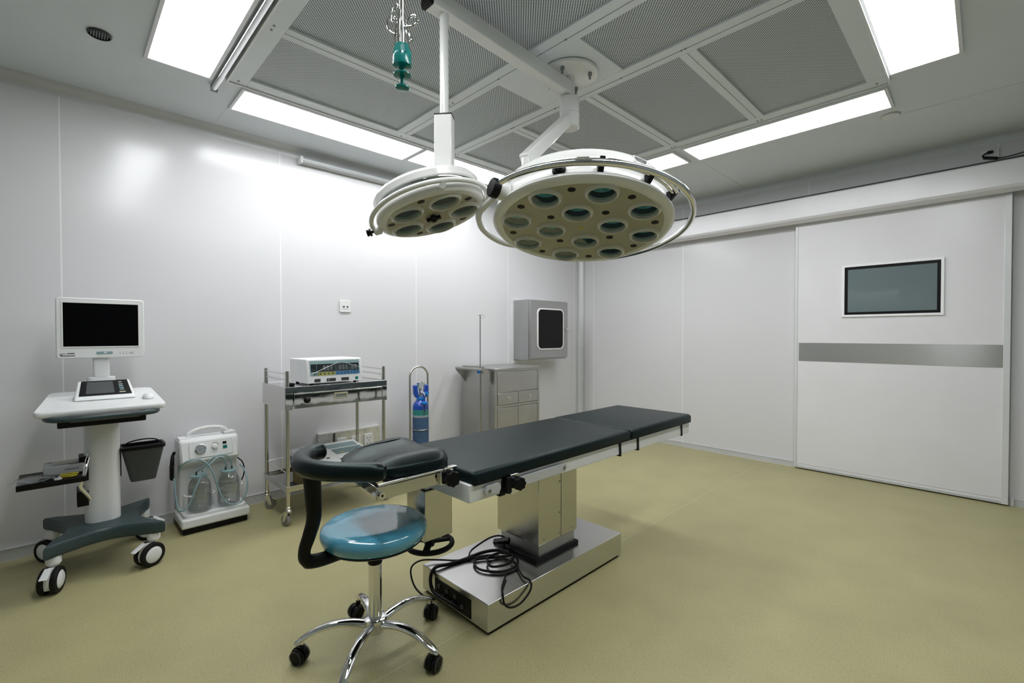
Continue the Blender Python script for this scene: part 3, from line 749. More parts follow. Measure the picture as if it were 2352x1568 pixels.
# head section carrier: steel housing, post and hand wheel
hcx, hcy = -1.712, 1.158
MB().box(-1.785, -1.645, 1.088, 1.232, .372, .588).build('crank_housing', 'steel', ot, bevel=.003)
MB().box(-1.78, -1.65, 1.093, 1.227, .586, .592).build('housing_opening', 'black', ot)
MB().box(-1.700, -1.655, 1.098, 1.150, .560, .690).build('lift_post', 'rail', ot, bevel=.003)
MB().box(-1.775, -1.745, 1.105, 1.215, .585, .690).build('lift_post', 'rail', ot, bevel=.003)
hw = MB().tube([(hcx+.098*cos(2*pi*i/24), hcy+.098*sin(2*pi*i/24), .328) for i in range(24)], .0115, seg=12, closed=True, smooth=2).build('hand_wheel', 'blackrub', ot)
MB().lathe([(.030, .045), (.024, 0), (.020, -.012)], (hcx, hcy, .330), seg=20).build('wheel_hub', 'blackrub', hw)
b = MB()
for k in range(3):
    t = radians(75+120*k); bar(b, (hcx, hcy, .336), (hcx+.098*cos(t), hcy+.098*sin(t), .328), .030, .012)
b.build('wheel_spoke', 'blackrub', hw, bevel=.004)
# head rest section
b = MB().box(-1.456, -1.446, .765, 1.090, .682, .727); b.box(-1.862, -1.852, .805, 1.090, .682, .727)
b.box(-1.852, -1.456, 1.06, 1.09, .690, .725); b.hexa([(-1.852,.808,.690),(-1.456,.768,.690),(-1.456,.790,.690),(-1.852,.83,.690)], [(-1.852,.808,.725),(-1.456,.768,.725),(-1.456,.790,.725),(-1.852,.83,.725)])
hf = b.build('head_frame', 'mirror', ot, bevel=.002)
MB().cyl((-1.440, .765, .737), (-1.440, 1.095, .737), .005, seg=14).build('frame_rod', 'chrome', hf)
MB().cyl((-1.870, .825, .737), (-1.870, 1.095, .737), .005, seg=14).build('frame_rod', 'chrome', hf)
MB().cyl((-1.448, .779, .700), (-1.434, .779, .700), .012, seg=24).build('pivot_bolt', 'chrome', hf)
MB().cyl((-1.434, .779, .700), (-1.4335, .779, .700), .005, seg=6).build('hex_socket', 'black', hf)
MB().box(-1.850, -1.448, .82, 1.10, .725, .738).build('pad_board', 'black', hf)
b = MB().box(-1.447, -1.432, 1.020, 1.048, .680, .742); b.box(-1.447, -1.425, 1.035, 1.092, .735, .745)
hc = b.build('head_clamp', 'chrome', hf, bevel=.003)
star_knob(MB(), (-1.425, 1.062, .702), (1, -.2, 0), .029, .024).build('star_knob', 'black', hf, bevel=.003)
# contoured head pad
def head_pad():
    b = MB(); nu, nv = 40, 32
    x0, x1, y0, y1 = -1.876, -1.422, .765, 1.114
    cx_, cy_ = (x0+x1)/2, (y0+y1)/2; hw_, hd_ = (x1-x0)/2, (y1-y0)/2
    vs = []; 
    # superellipse disc grid
    for j in range(nv+1):
        rho = j/nv
        for i in range(nu):
            t = 2*pi*i/nu
            e = .62
            ct = math.copysign(abs(cos(t))**e, cos(t)); st = math.copysign(abs(sin(t))**e, sin(t))
            wd = hw_*(.86+.14*st) # narrower towards the head end
            x = cx_+wd*ct*rho; y = cy_+hd_*st*rho
            u = ct*rho; v = st*rho
            dome = max(0, 1-rho**6)**.5
            h = .030+.026*dome
            h += .020*(math.exp(-((u-.62)/.25)**2)+math.exp(-((u+.62)/.25)**2))*dome*(.65+.35*v)
            h -= .012*math.exp(-(u/.35)**2)*dome
            h += -.022*math.exp(-((v+1.0)/.5)**2)*dome
            vs.append((x, y, .736+h))
    fs = []
    for j in range(nv):
        for i in range(nu):
            k = (i+1) % nu
            fs.append((j*nu+i, j*nu+k, (j+1)*nu+k, (j+1)*nu+i))
    base = len(vs)
    for i in range(nu):
        x, y, z = vs[nv*nu+i]; vs.append((x, y, .738))
    for i in range(nu):
        k = (i+1) % nu; fs.append((nv*nu+i, nv*nu+k, base+k, base+i))
    fs.append(list(range(base, base+nu)))
    b.add(vs, fs); return b
hpad = head_pad().build('head_pad', 'pad', ot)
sp2 = []
for k in range(25):
    v = -.72+1.62*k/24; u = -.66+.16*sin(pi*k/24)*.6+.10*(k/24)
    rho = min(1, (u*u+v*v)**.5)
    dome = max(0, 1-rho**6)**.5
    h_ = .030+.026*dome+.020*(math.exp(-((u-.62)/.25)**2)+math.exp(-((u+.62)/.25)**2))*dome*(.65+.35*v)-.012*math.exp(-(u/.35)**2)*dome-.022*math.exp(-((v+1.0)/.5)**2)*dome
    sp2.append((-1.649+.227*(.86+.14*v)*u, .9395+.1745*v, .7365+h_))
MB().tube(sp2, .0022, seg=6, smooth=2).build('seam_piping', 'black', hpad)
# ---- cables lying over the base
def cable(pts, r, name, label, cat='cable', grp=None):
    o = MB().tube(pts, r, seg=8, smooth=6).build(name, 'blackrub')
    return tag(o, label, cat, grp)
zc_ = .141
cable([(-1.60,1.245,.045),(-1.69,1.232,.05),(-1.785,1.225,.06),(-1.815,1.232,.11),(-1.815,1.262,.146),(-1.80,1.33,.143),(-1.785,1.42,.143),(-1.775,1.52,.145),(-1.73,1.585,.150),(-1.66,1.60,.155)],
      .0085, 'power_cable', 'thick ribbed black cable running over the end edge of the steel table base')
cable([(-1.64,1.60,.150),(-1.70,1.52,.144),(-1.74,1.44,.144),(-1.66,1.40,.144),(-1.57,1.46,.144),(-1.56,1.55,.146),(-1.62,1.60,.150),(-1.69,1.57,.156),(-1.70,1.49,.152),(-1.63,1.45,.150),(-1.585,1.52,.155),(-1.61,1.585,.165)],
      .0058, 'coiled_cable', 'black cable coiled in a tangle on the base in front of the column')
cable([(-1.78,1.215,.012),(-1.88,1.19,.05),(-1.935,1.20,.115),(-1.915,1.24,.150),(-1.87,1.31,.146),(-1.80,1.38,.144),(-1.75,1.47,.146),(-1.70,1.56,.150)],
      .0042, 'thin_cable', 'thin black cable looping out past the left end of the table base')
cable([(-1.62,1.57,.152),(-1.545,1.54,.146),(-1.47,1.50,.146),(-1.425,1.50,.142),(-1.412,1.49,.11),(-1.410,1.43,.078),(-1.411,1.37,.080),(-1.412,1.33,.11),(-1.428,1.335,.145),(-1.47,1.37,.146),(-1.53,1.45,.146)],
      .0045, 'hanging_cable_loop', 'thin black cable loop hanging over the long side of the steel base')
cable([(-1.79,1.44,.145),(-1.83,1.50,.150),(-1.80,1.60,.19),(-1.74,1.635,.20),(-1.67,1.62,.17)],
      .0045, 'arched_cable', 'thin black cable arching up beside the column on the far edge of the base')
o = thing('power_plug', (-1.72, 1.60, .15), 'black plug block resting against the left foot of the table column', 'plug')
MB(Matrix.Translation((-1.735, 1.615, .185)) @ Matrix.Rotation(radians(28), 4, 'X') @ Matrix.Rotation(radians(30), 4, 'Z')).box(-.045, .045, -.014, .014, -.011, .011).build('body', 'black', o, bevel=.004)
MB().cyl((-1.70, 1.60, .148), (-1.715, 1.61, .185), .007, seg=12).build('strain_relief', 'black', o)

# ================================================================== SURGEON STOOL
scx, scy = -1.674, .876
st_ = thing('surgeon_stool', (scx, scy, 0), 'round blue vinyl stool with chrome five-leg base and black curved arm support', 'stool')
def ring_lathe(prof, **k): return MB().lathe(prof, (scx, scy, 0), **k)
ring_lathe([(.150, .452), (.188, .456), (.200, .470), (.2035, .486), (.200, .503), (.188, .514), (.165, .5195), (.10, .5165), (0, .5150)], seg=80, cap0=True, cap1=False).build('seat', 'blue_seat', st_)
ring_lathe([(.10, .440), (.180, .444), (.190, .452), (.186, .458)], seg=64).build('seat_pan', 'black', st_)
ring_lathe([(.0165, .36), (.0165, .445)], seg=24).build('lift_rod', 'steel', st_)
ring_lathe([(.026, .352), (.028, .356), (.028, .372), (.024, .380), (.018, .382)], seg=28).build('lift_collar', 'black', st_)
ring_lathe([(.0255, .125), (.0255, .356)], seg=32).build('gas_lift', 'chrome', st_)
ring_lathe([(.034, .082), (.036, .10), (.042, .112), (.046, .128), (.043, .138), (.030, .142)], seg=40).build('hub', 'chrome', st_)
def caster(parent, x, y, az, wheel_r=.029, name='caster'):
    """twin wheel swivel caster below (x, y)"""
    Mz = Matrix.Translation((x, y, 0)) @ Matrix.Rotation(az, 4, 'Z')
    b = MB(Mz); r = wheel_r; ox = -.012
    # hooded housing over the wheels
    pts = [(ox+(r+.004)*cos(radians(t)), r+(r+.004)*sin(radians(t))) for t in range(-20, 201, 20)]
    b.prism(pts, -.007, .007, lambda u, v, t: (u, t, v))
    b.cyl((ox*0, 0, r*2-.004), (0, 0, r*2+.012), .010, seg=14)
    c_ = b.build(name, 'black', parent)
    for s_ in (-1, 1):
        MB(Mz).lathe([(.010, 0), (r*.72, .001), (r*.78, .003), (r-.002, .004), (r, .007), (r, .016), (r-.004, .019)], (ox, s_*.026, r), (0, -s_, 0), seg=30).build('wheel', 'black', c_)
        MB(Mz).lathe([(r*.80, 0), (r*.90, .0005), (r*.90, .0025)], (ox, s_*.0268, r), (0, -s_, 0), seg=30, cap0=False, cap1=False).build('wheel_rim', 'dkgrey', c_)
    MB(Mz).cyl((0, 0, r*2+.008), (0, 0, r*2+.030), .0055, seg=12).build('caster_stem', 'chrome', c_)
for k, ang in enumerate((-120, -50, 20, 94, 168)):
    t = radians(ang); d = Vector((cos(t), sin(t), 0)); s_ = Vector((-sin(t), cos(t), 0))
    prof = [(.030, .112, .019, .017), (.09, .128, .019, .014), (.15, .131, .018, .013), (.21, .120, .017, .012), (.255, .101, .017, .010), (.285, .084, .014, .008), (.296, .078, .007, .004)]
    b = MB(); vs = []; seg = 22
    fine = []
    for i in range(len(prof)-1):
        p0 = prof[max(i-1, 0)]; p1 = prof[i]; p2 = prof[i+1]; p3 = prof[min(i+2, len(prof)-1)]
        for q in range(7):
            u = q/7
            fine.append([.5*((2*p1[j])+(-p0[j]+p2[j])*u+(2*p0[j]-5*p1[j]+4*p2[j]-p3[j])*u*u+(-p0[j]+3*p1[j]-3*p2[j]+p3[j])*u**3) for j in range(4)])
    fine.append(list(prof[-1]))
    for (r_, z, hw_, hh) in fine:
        for i in range(seg):
            a_ = 2*pi*i/seg
            vs.append(Vector((scx, scy, z))+d*r_+s_*(hw_*cos(a_))+Vector((0, 0, hh*sin(a_))))
    fs = []
    for i in range(len(fine)-1):
        for q in range(seg):
            fs.append((i*seg+q, i*seg+(q+1) % seg, (i+1)*seg+(q+1) % seg, (i+1)*seg+q))
    fs += [list(range(seg))[::-1], list(range((len(fine)-1)*seg, len(fine)*seg))]
    b.add(vs, fs)
    lg = b.build('leg', 'chrome', st_)
    caster(lg, scx+.268*cos(t), scy+.268*sin(t), (radians(ang+150), radians(15), radians(-70), radians(-60), radians(100))[k])
# curved arm support
def sp_(lat, dep, z): return Vector((scx, scy, z))+rr*lat+vv*dep
pts = [(-1.800, .726, .80), (-1.792, .694, .80), (-1.770, .654, .80), (-1.722, .616, .80), (-1.652, .594, .80), (-1.580, .595, .80), (-1.508, .627, .80), (-1.436, .690, .80), (-1.371, .755, .80)]
def padr(t): 
    e = min(t, 1-t)*28
    return .034*min(1, .62+.38*min(e, 1)**.5) if e < 1 else .034
arm_pad = MB().tube(pts, .034, seg=20, smooth=8, rfun=padr, flat=.95).build('arm_pad', 'pad', st_, label='black padded curved rest')
pa = [(-1.640, .618, .785), (-1.642, .624, .725), (-1.644, .628, .66), (-1.650, .630, .60), (-1.662, .618, .54), (-1.672, .606, .49), (-1.674, .612, .452), (-1.674, .655, .438), (-1.674, .74, .438)]
MB().tube(pa, .027, seg=14, smooth=5, rfun=lambda t: .031-.010*min(1, t*1.6)+(.004 if t > .75 else 0)).build('support_arm', 'black', st_)

# ================================================================== CART WITH MONITOR
ct = thing('equipment_cart', (-3.40, .155, 0), 'white and dark teal medical cart on four casters with column and tray', 'cart')
def concave_plate(corners, bow, n=14):
    out = []
    cx_ = sum(p[0] for p in corners)/4; cy_ = sum(p[1] for p in corners)/4
    m_ = len(corners)
    for i in range(m_):
        p = corners[i]; q = corners[(i+1) % m_]
        for k in range(n):
            t = k/n; x = p[0]*(1-t)+q[0]*t; y = p[1]*(1-t)+q[1]*t
            f = bow*max(0, sin(pi*t))**1.3
            if t < .10: f -= .010*(1-t/.10)
            if t > .90: f -= .010*((t-.9)/.10)
            # bow towards the middle
            mx_, my_ = (p[0]+q[0])/2, (p[1]+q[1])/2
            dx, dy = cx_-mx_, cy_-my_; L_ = math.hypot(dx, dy)
            out.append((x+dx/L_*f, y+dy/L_*f))
    return out
base_pts = concave_plate([(-3.125, -.075), (-3.125, .385), (-3.64, .385), (-3.64, -.075)], .085)
def inset(pts, d):
    cx_, cy_ = -3.38, .155; return [(cx_+(x-cx_)*(1-d), cy_+(y-cy_)*(1-d)) for x, y in pts]
b = MB(); lv = [(0.05, .172), (.01, .178), (0, .19), (0, .222), (.02, .232), (.05, .237)]
vs = []; 
for d_, z in lv: vs += [(x, y, z) for x, y in inset(base_pts, d_)]
m_ = len(base_pts); fs = []
for k in range(len(lv)-1):
    for i in range(m_): fs.append((k*m_+i, k*m_+(i+1) % m_, (k+1)*m_+(i+1) % m_, (k+1)*m_+i))
fs += [list(range(m_))[::-1], list(range((len(lv)-1)*m_, len(lv)*m_))]
b.add(vs, fs); b.build('base_plate', 'teal_dk', ct)
def big_caster(x, y, az, parent):
    Mz = Matrix.Translation((x, y, 0)) @ Matrix.Rotation(az, 4, 'Z'); r = .062; ox = -.022
    b = MB(Mz).cyl((0, 0, .138), (0, 0, .176), .030, seg=28)
    b.cyl((0, 0, .128), (0, 0, .140), .024, seg=20)
    pts = [(ox+.052*cos(radians(t)), r+.062*sin(radians(t))) for t in range(-30, 211, 12)]
    b.prism(pts, -.011, .011, lambda u, v, t: (u, t, v))
    c_ = b.build('caster', 'white', parent)
    for s_ in (-1, 1):
        MB(Mz).lathe([(r*.70, 0), (r*.92, .001), (r, .006), (r, .020), (r-.004, .024), (.02, .024)], (ox, s_*.036, r), (0, -s_, 0), seg=44, cap0=False).build('tyre', 'blackrub', c_)
        MB(Mz).lathe([(.0, -.006), (.02, -.0055), (r*.55, -.003), (r*.70, .003), (r*.72, .008)], (ox, s_*.036, r), (0, -s_, 0), seg=40, cap0=False, cap1=False).build('hub_cap', 'white', c_)
    b = MB(Mz).hexa([(ox-.085,-.016,.098),(ox-.03,-.013,.118),(ox-.03,.013,.118),(ox-.085,.016,.098)], [(ox-.085,-.016,.102),(ox-.03,-.013,.134),(ox-.03,.013,.134),(ox-.085,.016,.102)])
    b.build('brake_pedal', 'white', c_, bevel=.002)
big_caster(-3.175, -.040, radians(160), ct)
big_caster(-3.175, .350, radians(118), ct)
big_caster(-3.60, -.045, radians(40), ct)
big_caster(-3.60, .350, radians(-120), ct)
col_pts = rrect(.15, .15, .055, 6, -3.42, .155)
MB().prism(col_pts, .232, .80).build('column', 'white', ct)
MB().prism(rrect(.13, .13, .05, 6, -3.42, .155), .78, .90).build('column_top', 'dkgrey', ct)
# sloped work tray
def tz(x): return .884+(-3.13-x)*(.050/.42)
tp = [(-3.115, -.10), (-3.115, .41), (-3.20, .44), (-3.56, .405), (-3.575, -.045), (-3.20, -.125)]
tp = []
def corner(px, py, r, a0, a1, n=5):
    return [(px+r*cos(radians(a0+(a1-a0)*k/n)), py+r*sin(radians(a0+(a1-a0)*k/n))) for k in range(n+1)]
tp += corner(-3.150, .375, .032, 0, 75) + corner(-3.525, .355, .035, 95, 180) + corner(-3.525, -.02, .035, 180, 265) + corner(-3.150, -.070, .032, 285, 360)
b = MB(); lv = [(.03, -.030), (.004, -.022), (0, -.012), (.004, -.004), (.02, 0), (.05, -.001)]
vs = []; m_ = len(tp); fs = []
for d_, dz in lv:
    for x, y in tp:
        X_ = -3.34+(x+3.34)*(1-d_); Y_ = .155+(y-.155)*(1-d_); vs.append((X_, Y_, tz(X_)+dz))
for k in range(len(lv)-1):
    for i in range(m_): fs.append((k*m_+i, k*m_+(i+1) % m_, (k+1)*m_+(i+1) % m_, (k+1)*m_+i))
fs += [list(range(m_))[::-1], list(range((len(lv)-1)*m_, len(lv)*m_))]
b.add(vs, fs); b.build('work_tray', 'white', ct)
MB().box(-3.50, -3.125, -.02, .320, .796, .862).build('under_tray', 'black', ct, bevel=.006)
hb = MB().tube([(-3.30, -.055, .842), (-3.18, -.060, .842), (-3.115, -.035, .842), (-3.095, .02, .842), (-3.092, .15, .842), (-3.095, .29, .842), (-3.115, .350, .842), (-3.18, .372, .842), (-3.30, .37, .842)], .0135, seg=12, smooth=5).build('push_handle', 'teal_dk', ct)
MB().box(-3.112, -3.082, .02, .29, .824, .858).build('handle_grip', 'dkgrey', hb, bevel=.008)
# side shelf with bent chrome bracket
MB().box(-3.50, -3.235, -.165, .085, .497, .524).build('side_shelf', 'black', ct, bevel=.003)
MB().box(-3.47, -3.36, .06, .10, .47, .60).build('shelf_bracket', 'black', ct, bevel=.004)
MB().tube([(-3.40, .110, .63), (-3.30, .090, .59), (-3.27, .078, .53), (-3.265, .064, .485), (-3.27, .066, .455), (-3.28, .088, .415), (-3.29, .102, .385)], .009, seg=12, smooth=4).build('bent_bracket', 'chrome', ct)
MB().box(-3.50, -3.36, .05, .098, .335, .415).build('lower_bracket', 'black', ct, bevel=.003)

# monitor
mo = thing('monitor', (-3.42, .16, 1.02), 'white framed computer monitor with blank black screen above the cart tray', 'monitor')
mx = -3.415
y0, y1, z0, z1 = -.022, .345, 1.124, 1.452
b = MB().prism(rrect(y1-y0, z1-z0, .016, 5, (y0+y1)/2, (z0+z1)/2), -.040, 0, FY(mx))
mh = b.build('housing', 'white', mo, bevel=.005)
MB().prism(rrect(.22, .20, .04, 5, (y0+y1)/2, 1.29), -.085, -.035, FY(mx)).build('rear_shell', 'white', mh, bevel=.01)
b = MB(); sy0, sy1, sz0, sz1 = .006, .318, 1.189, 1.424
for (ya_, yb_, za_, zb_) in ((sy0-.006, sy1+.006, sz1, sz1+.006), (sy0-.006, sy1+.006, sz0-.006, sz0), (sy0-.006, sy0, sz0, sz1), (sy1, sy1+.006, sz0, sz1)):
    b.box(mx-.002, mx+.003, ya_, yb_, za_, zb_)
b.build('screen_bezel', 'white_en', mh)
MB().box(mx-.002, mx+.0012, sy0, sy1, sz0, sz1).build('screen', 'screen', mo, label='black glossy screen')
bp_ = MB().prism(rrect(.068, .013, .003, 3, .171, 1.153), 0, .002, FY(mx)).build('button_panel', 'palegreen', mh)
MB().box(mx+.0018, mx+.0026, .168, .180, 1.150, 1.157).build('power_light', 'white_en', bp_)
b = MB()
b.box(mx, mx+.0008, -.008, .018, 1.1505, 1.1525); b.box(mx, mx+.0008, .022, .050, 1.1495, 1.1545)
b.box(mx, mx+.0008, -.008, .004, 1.1435, 1.1465); b.box(mx, mx+.0008, -.006, .052, 1.1375, 1.1415)
for k, y in enumerate((.235, .249, .263, .277, .284, .291)):
    b.box(mx, mx+.0008, y, y+.004, 1.146, 1.149)
    b.box(mx, mx+.0008, y+.001, y+.003, 1.153, 1.155)
b.build('printed_mark', 'ink', mh, smooth=False)
MB().prism(rrect(.035, .072, .015, 5, -3.452, .158), 1.015, 1.13).build('neck', 'white', mo, bevel=.002)
MB().prism(rrect(.06, .12, .028, 5, -3.465, .158), tz(-3.445)-.001, 1.018).build('neck_base', 'white', mo, bevel=.004)

# tablet-like control unit lying sloped on the tray
cu = thing('control_unit', (-3.32, .17, tz(-3.32)), 'small white control unit with dark touch panel standing sloped on the cart tray', 'control unit')
zf = tz(-3.295)
b = MB().hexa([(-3.295, .040, zf+.0005), (-3.295, .296, zf+.0005), (-3.43, .276, tz(-3.43)+.0005), (-3.43, .056, tz(-3.43)+.0005)],
              [(-3.303, .044, zf+.018), (-3.303, .291, zf+.018), (-3.392, .272, 1.003), (-3.392, .060, 1.003)])
b.build('housing', 'white', cu, bevel=.006)
def cu_p(u, v, t=0):   # u across 0..1, v up 0..1 on the sloped front
    A = Vector((-3.3025, .046, zf+.020)); B = Vector((-3.3025, .289, zf+.020)); C_ = Vector((-3.3915, .270, 1.003)); D_ = Vector((-3.3915, .062, 1.003))
    p = (A*(1-u)+B*u)*(1-v)+(D_*(1-u)+C_*u)*v
    nn = (B-A).cross(D_-A).normalized(); 
    if nn.z < 0: nn = -nn
    return p+nn*t
def cu_quad(u0, u1, v0, v1, t0, t1):
    return MB().hexa([cu_p(u0, v0, t0), cu_p(u1, v0, t0), cu_p(u1, v1, t0), cu_p(u0, v1, t0)], [cu_p(u0, v0, t1), cu_p(u1, v0, t1), cu_p(u1, v1, t1), cu_p(u0, v1, t1)])
cu_quad(.06, .955, .07, .95, -.002, .0025).build('touch_panel', 'black', cu, smooth=False)
cu_quad(.17, .66, .16, .88, .002, .0032).build('display', 'dkgrey', cu, smooth=False)
for k, (v, ml, w_) in enumerate(((.80, 'cream', .03), (.66, 'palegreen', .04), (.55, 'palegreen', .04), (.44, 'palegreen', .04), (.33, 'palegreen', .04), (.18, 'cream', .055))):
    cu_quad(.80-w_, .80+w_, v-.03, v+.03, .002, .004).build('key', ml, cu, smooth=False)
ms = MB().lathe([(.0, .026), (.010, .0255), (.020, .021), (.026, .012), (.028, .003), (.026, 0)], (0, 0, 0), seg=28)
ms.v = [Vector((p.x*1.25, p.y*1.0, p.z)) for p in ms.v]
zz = tz(-3.27); ms.v = [p+Vector((-3.27, .345, zz+(p.x*-.119))) for p in ms.v]
tag(ms.build('mouse', 'white'), 'white computer mouse on the right end of the cart tray', 'mouse')

# waste bin hung on the column
wb = thing('waste_bin', (-3.42, .325, .40), 'small dark grey bin hanging on the right of the cart column', 'bin')
def taper(b, x0, x1, y0, y1, z0, z1, dx, dy, r=.02):
    lo = rrect(x1-x0-2*dx, y1-y0-2*dy, r, 4, (x0+x1)/2, (y0+y1)/2); hi = rrect(x1-x0, y1-y0, r, 4, (x0+x1)/2, (y0+y1)/2)
    m_ = len(lo); b.add([(x, y, z0) for x, y in lo]+[(x, y, z1) for x, y in hi], [(i, (i+1) % m_, m_+(i+1) % m_, m_+i) for i in range(m_)]); return lo, hi, m_
b = MB()
lo, hi, m_ = taper(b, -3.50, -3.36, .232, .430, .415, .615, .015, .042)
b.add([(x, y, .415) for x, y in lo], [list(range(m_))])
lo2, hi2, m_ = taper(b, -3.495, -3.365, .237, .425, .42, .615, .015, .042)
b.add([(x, y, .42) for x, y in lo2], [list(range(m_))])
b.build('body', 'dkgrey', wb)
b = MB(); ro = rrect(.148, .206, .024, 4, -3.43, .331); ri = rrect(.126, .184, .018, 4, -3.43, .331); m_ = len(ro)
vs = [(x, y, z) for z in (.598, .617) for x, y in ro]+[(x, y, .617) for x, y in ri]+[(x, y, .60) for x, y in ri]
b.add(vs, [(k*m_+i, k*m_+(i+1) % m_, (k+1)*m_+(i+1) % m_, (k+1)*m_+i) for k in range(3) for i in range(m_)])
b.build('rim', 'black', wb)
MB().tube([(-3.43, .245, .612), (-3.44, .27, .632), (-3.45, .33, .640), (-3.45, .39, .634), (-3.44, .418, .614)], .004, seg=8, smooth=4).build('wire_handle', 'black', wb)
MB().box(-3.44, -3.42, .228, .236, .45, .60).build('hanging_hook', 'black', wb)

# things on the side shelf
o = thing('small_device', (-3.41, -.01, .525), 'small pale grey flat device box at the back of the cart side shelf', 'device')
MB().box(-3.49, -3.345, -.075, .078, .5255, .572).build('housing', 'ltgrey', o, bevel=.005)
b = MB(); b.prism([(-3.42+.035*cos(2*pi*i/24), .015+.048*sin(2*pi*i/24)) for i in range(24)], .572, .5735); b.build('round_label', 'cream', o)
b = MB(); b.box(-3.38, -3.372, -.045, .06, .572, .5727); b.box(-3.465, -3.455, -.06, -.04, .572, .573); b.box(-3.362, -3.356, .02, .06, .572, .573); b.build('print_line', 'ink', o)
MB().box(-3.3455, -3.3445, .005, .06, .548, .551).build('slot', 'ink', o)
o = thing('cable_bag', (-3.28, -.10, .525), 'clear plastic bag with coiled grey lead at the left end of the side shelf', 'plastic bag')
b = MB(); nx, ny = 8, 12; vs = []
for i in range(nx+1):
    for j in range(ny+1):
        u = i/nx; v = j/ny; x = -3.345+.125*u; y = -.195+.17*v
        z = .528+.022*sin(pi*u)**.6*sin(pi*v)**.5+.003*sin(11*u+7*v)+.0015
        if v < .1 : z = .527
        vs.append((x, y, z))
b.add(vs, [(i*(ny+1)+j, (i+1)*(ny+1)+j, (i+1)*(ny+1)+j+1, i*(ny+1)+j+1) for i in range(nx) for j in range(ny)])
b.build('bag_film', 'film', o)
pts = [(-3.283+(.030+.012*(k/60))*cos(k*.52), -.105+(.042+.016*(k/60))*sin(k*.52), .5285+.010*((k % 12)/12)) for k in range(60)]
MB().tube(pts, .0022, seg=6, smooth=2).build('coiled_lead', 'grey', o)
o = tag(MB().tube([(-3.278+(.014+.010*(k % 37)/37)*cos(k*.42), .020+(.026+.012*(k % 23)/23)*sin(k*.42), .5285+.012*(.5+.5*sin(k*.13))) for k in range(110)], .0024, seg=6, smooth=2).build('coiled_lead', 'yellow'),
        'yellow lead coiled on the side shelf next to the cart column', 'cable')
o = thing('folded_leaflet', (-3.27, -.03, .525), 'folded white paper leaflet between bag and yellow lead on the shelf', 'leaflet')
MB().hexa([(-3.30,-.034,.5250),(-3.242,-.034,.5250),(-3.242,-.006,.5250),(-3.30,-.006,.5250)], [(-3.30,-.034,.536),(-3.242,-.034,.529),(-3.242,-.006,.529),(-3.30,-.006,.532)]).build('folded_sheet', 'paper', o)
MB().hexa([(-3.302,-.032,.5362),(-3.262,-.034,.5322),(-3.262,-.020,.5316),(-3.302,-.018,.5346)], [(-3.302,-.032,.5368),(-3.262,-.034,.5328),(-3.262,-.020,.5322),(-3.302,-.018,.5352)]).build('print_block', 'ink', o)

# ================================================================== SUCTION MACHINE
su = thing('suction_machine', (-3.61, .71, 0), 'white portable medical suction unit standing on the floor by the left wall', 'suction machine')
MB().box(-3.735, -3.472, .528, .888, .0, .044).build('rubber_base', 'black', su, bevel=.008)
b = MB()
b.box(-3.745, -3.458, .518, .900, .040, .098)
b.build('base_tray', 'white', su, bevel=.012, seg=3)
MB().prism(rrect(.245, .352, .03, 5, -3.60, .709), .09, .118).build('tray_step', 'white', su, bevel=.004)
b = MB().prism([(-3.745, .09), (-3.615, .09), (-3.615, .39), (-3.555, .425), (-3.548, .44), (-3.580, .565), (-3.60, .575), (-3.745, .575)], .528, .862, lambda u, v, t: (u, t, v))
sb_ = b.build('body', 'white', su, bevel=.014, seg=3)
hd = MB().tube([(-3.66, .585, .565), (-3.66, .590, .592), (-3.66, .612, .610), (-3.66, .66, .624), (-3.66, .72, .628), (-3.66, .775, .618), (-3.66, .805, .598), (-3.66, .812, .565)], .0135, seg=12, smooth=5).build('carry_handle', 'white', su)
MB().box(-3.70, -3.61, .532, .600, .570, .582).build('handle_mount', 'white', su, bevel=.004)
MB().box(-3.70, -3.61, .785, .855, .570, .592).build('handle_mount', 'white', su, bevel=.004)
# sloped control face: plane through (x=-3.548,z=.44) and (x=-3.580,z=.565)
Msu = Matrix.Translation((-3.5625, 0, .502)) @ Matrix.Rotation(radians(-14.4), 4, 'Y')
pl = MB(Msu).prism(rrect(.245, .100, .012, 4, .700, 0), 0, .0015, lambda u, v, t: (t, u, v)).build('control_panel', 'ltgrey', su)
MB(Msu).prism(rrect(.240, .096, .011, 4, .700, 0), .0012, .0022, lambda u, v, t: (t, u, v)).build('panel_face', 'white', pl)
g_ = MB(Msu).lathe([(.030, 0), (.031, .010), (.028, .013), (.026, .011)], (.002, .640, .006), (1, 0, 0), seg=32).build('gauge', 'chrome', pl)
MB(Msu).cyl((.010, .640, .006), (.0125, .640, .006), .0265, seg=30).build('gauge_dial', 'paper', g_)
MB(Msu).add([(.0130, .622, .012), (.0130, .644, .004), (.0130, .643, .001)], [(0, 1, 2)]).build('needle', 'ink', g_)
MB(Msu).lathe([(.018, 0), (.017, .014), (.010, .017)], (.002, .720, .012), (1, 0, 0), seg=28).build('regulator_knob', 'white_en', pl)
MB(Msu).tube([(.004, .720+.024*cos(radians(t)), .012+.024*sin(radians(t))) for t in range(15, 120, 10)], .0012, seg=6).build('dial_scale', 'ink', pl)
MB(Msu).box(.001, .006, .766, .788, .020, .036).build('rocker_switch', 'black', pl, bevel=.001)
MB(Msu).box(.001, .006, .766, .790, -.010, .010).build('rocker_switch', 'green', pl, bevel=.001, label='green rocker switch')
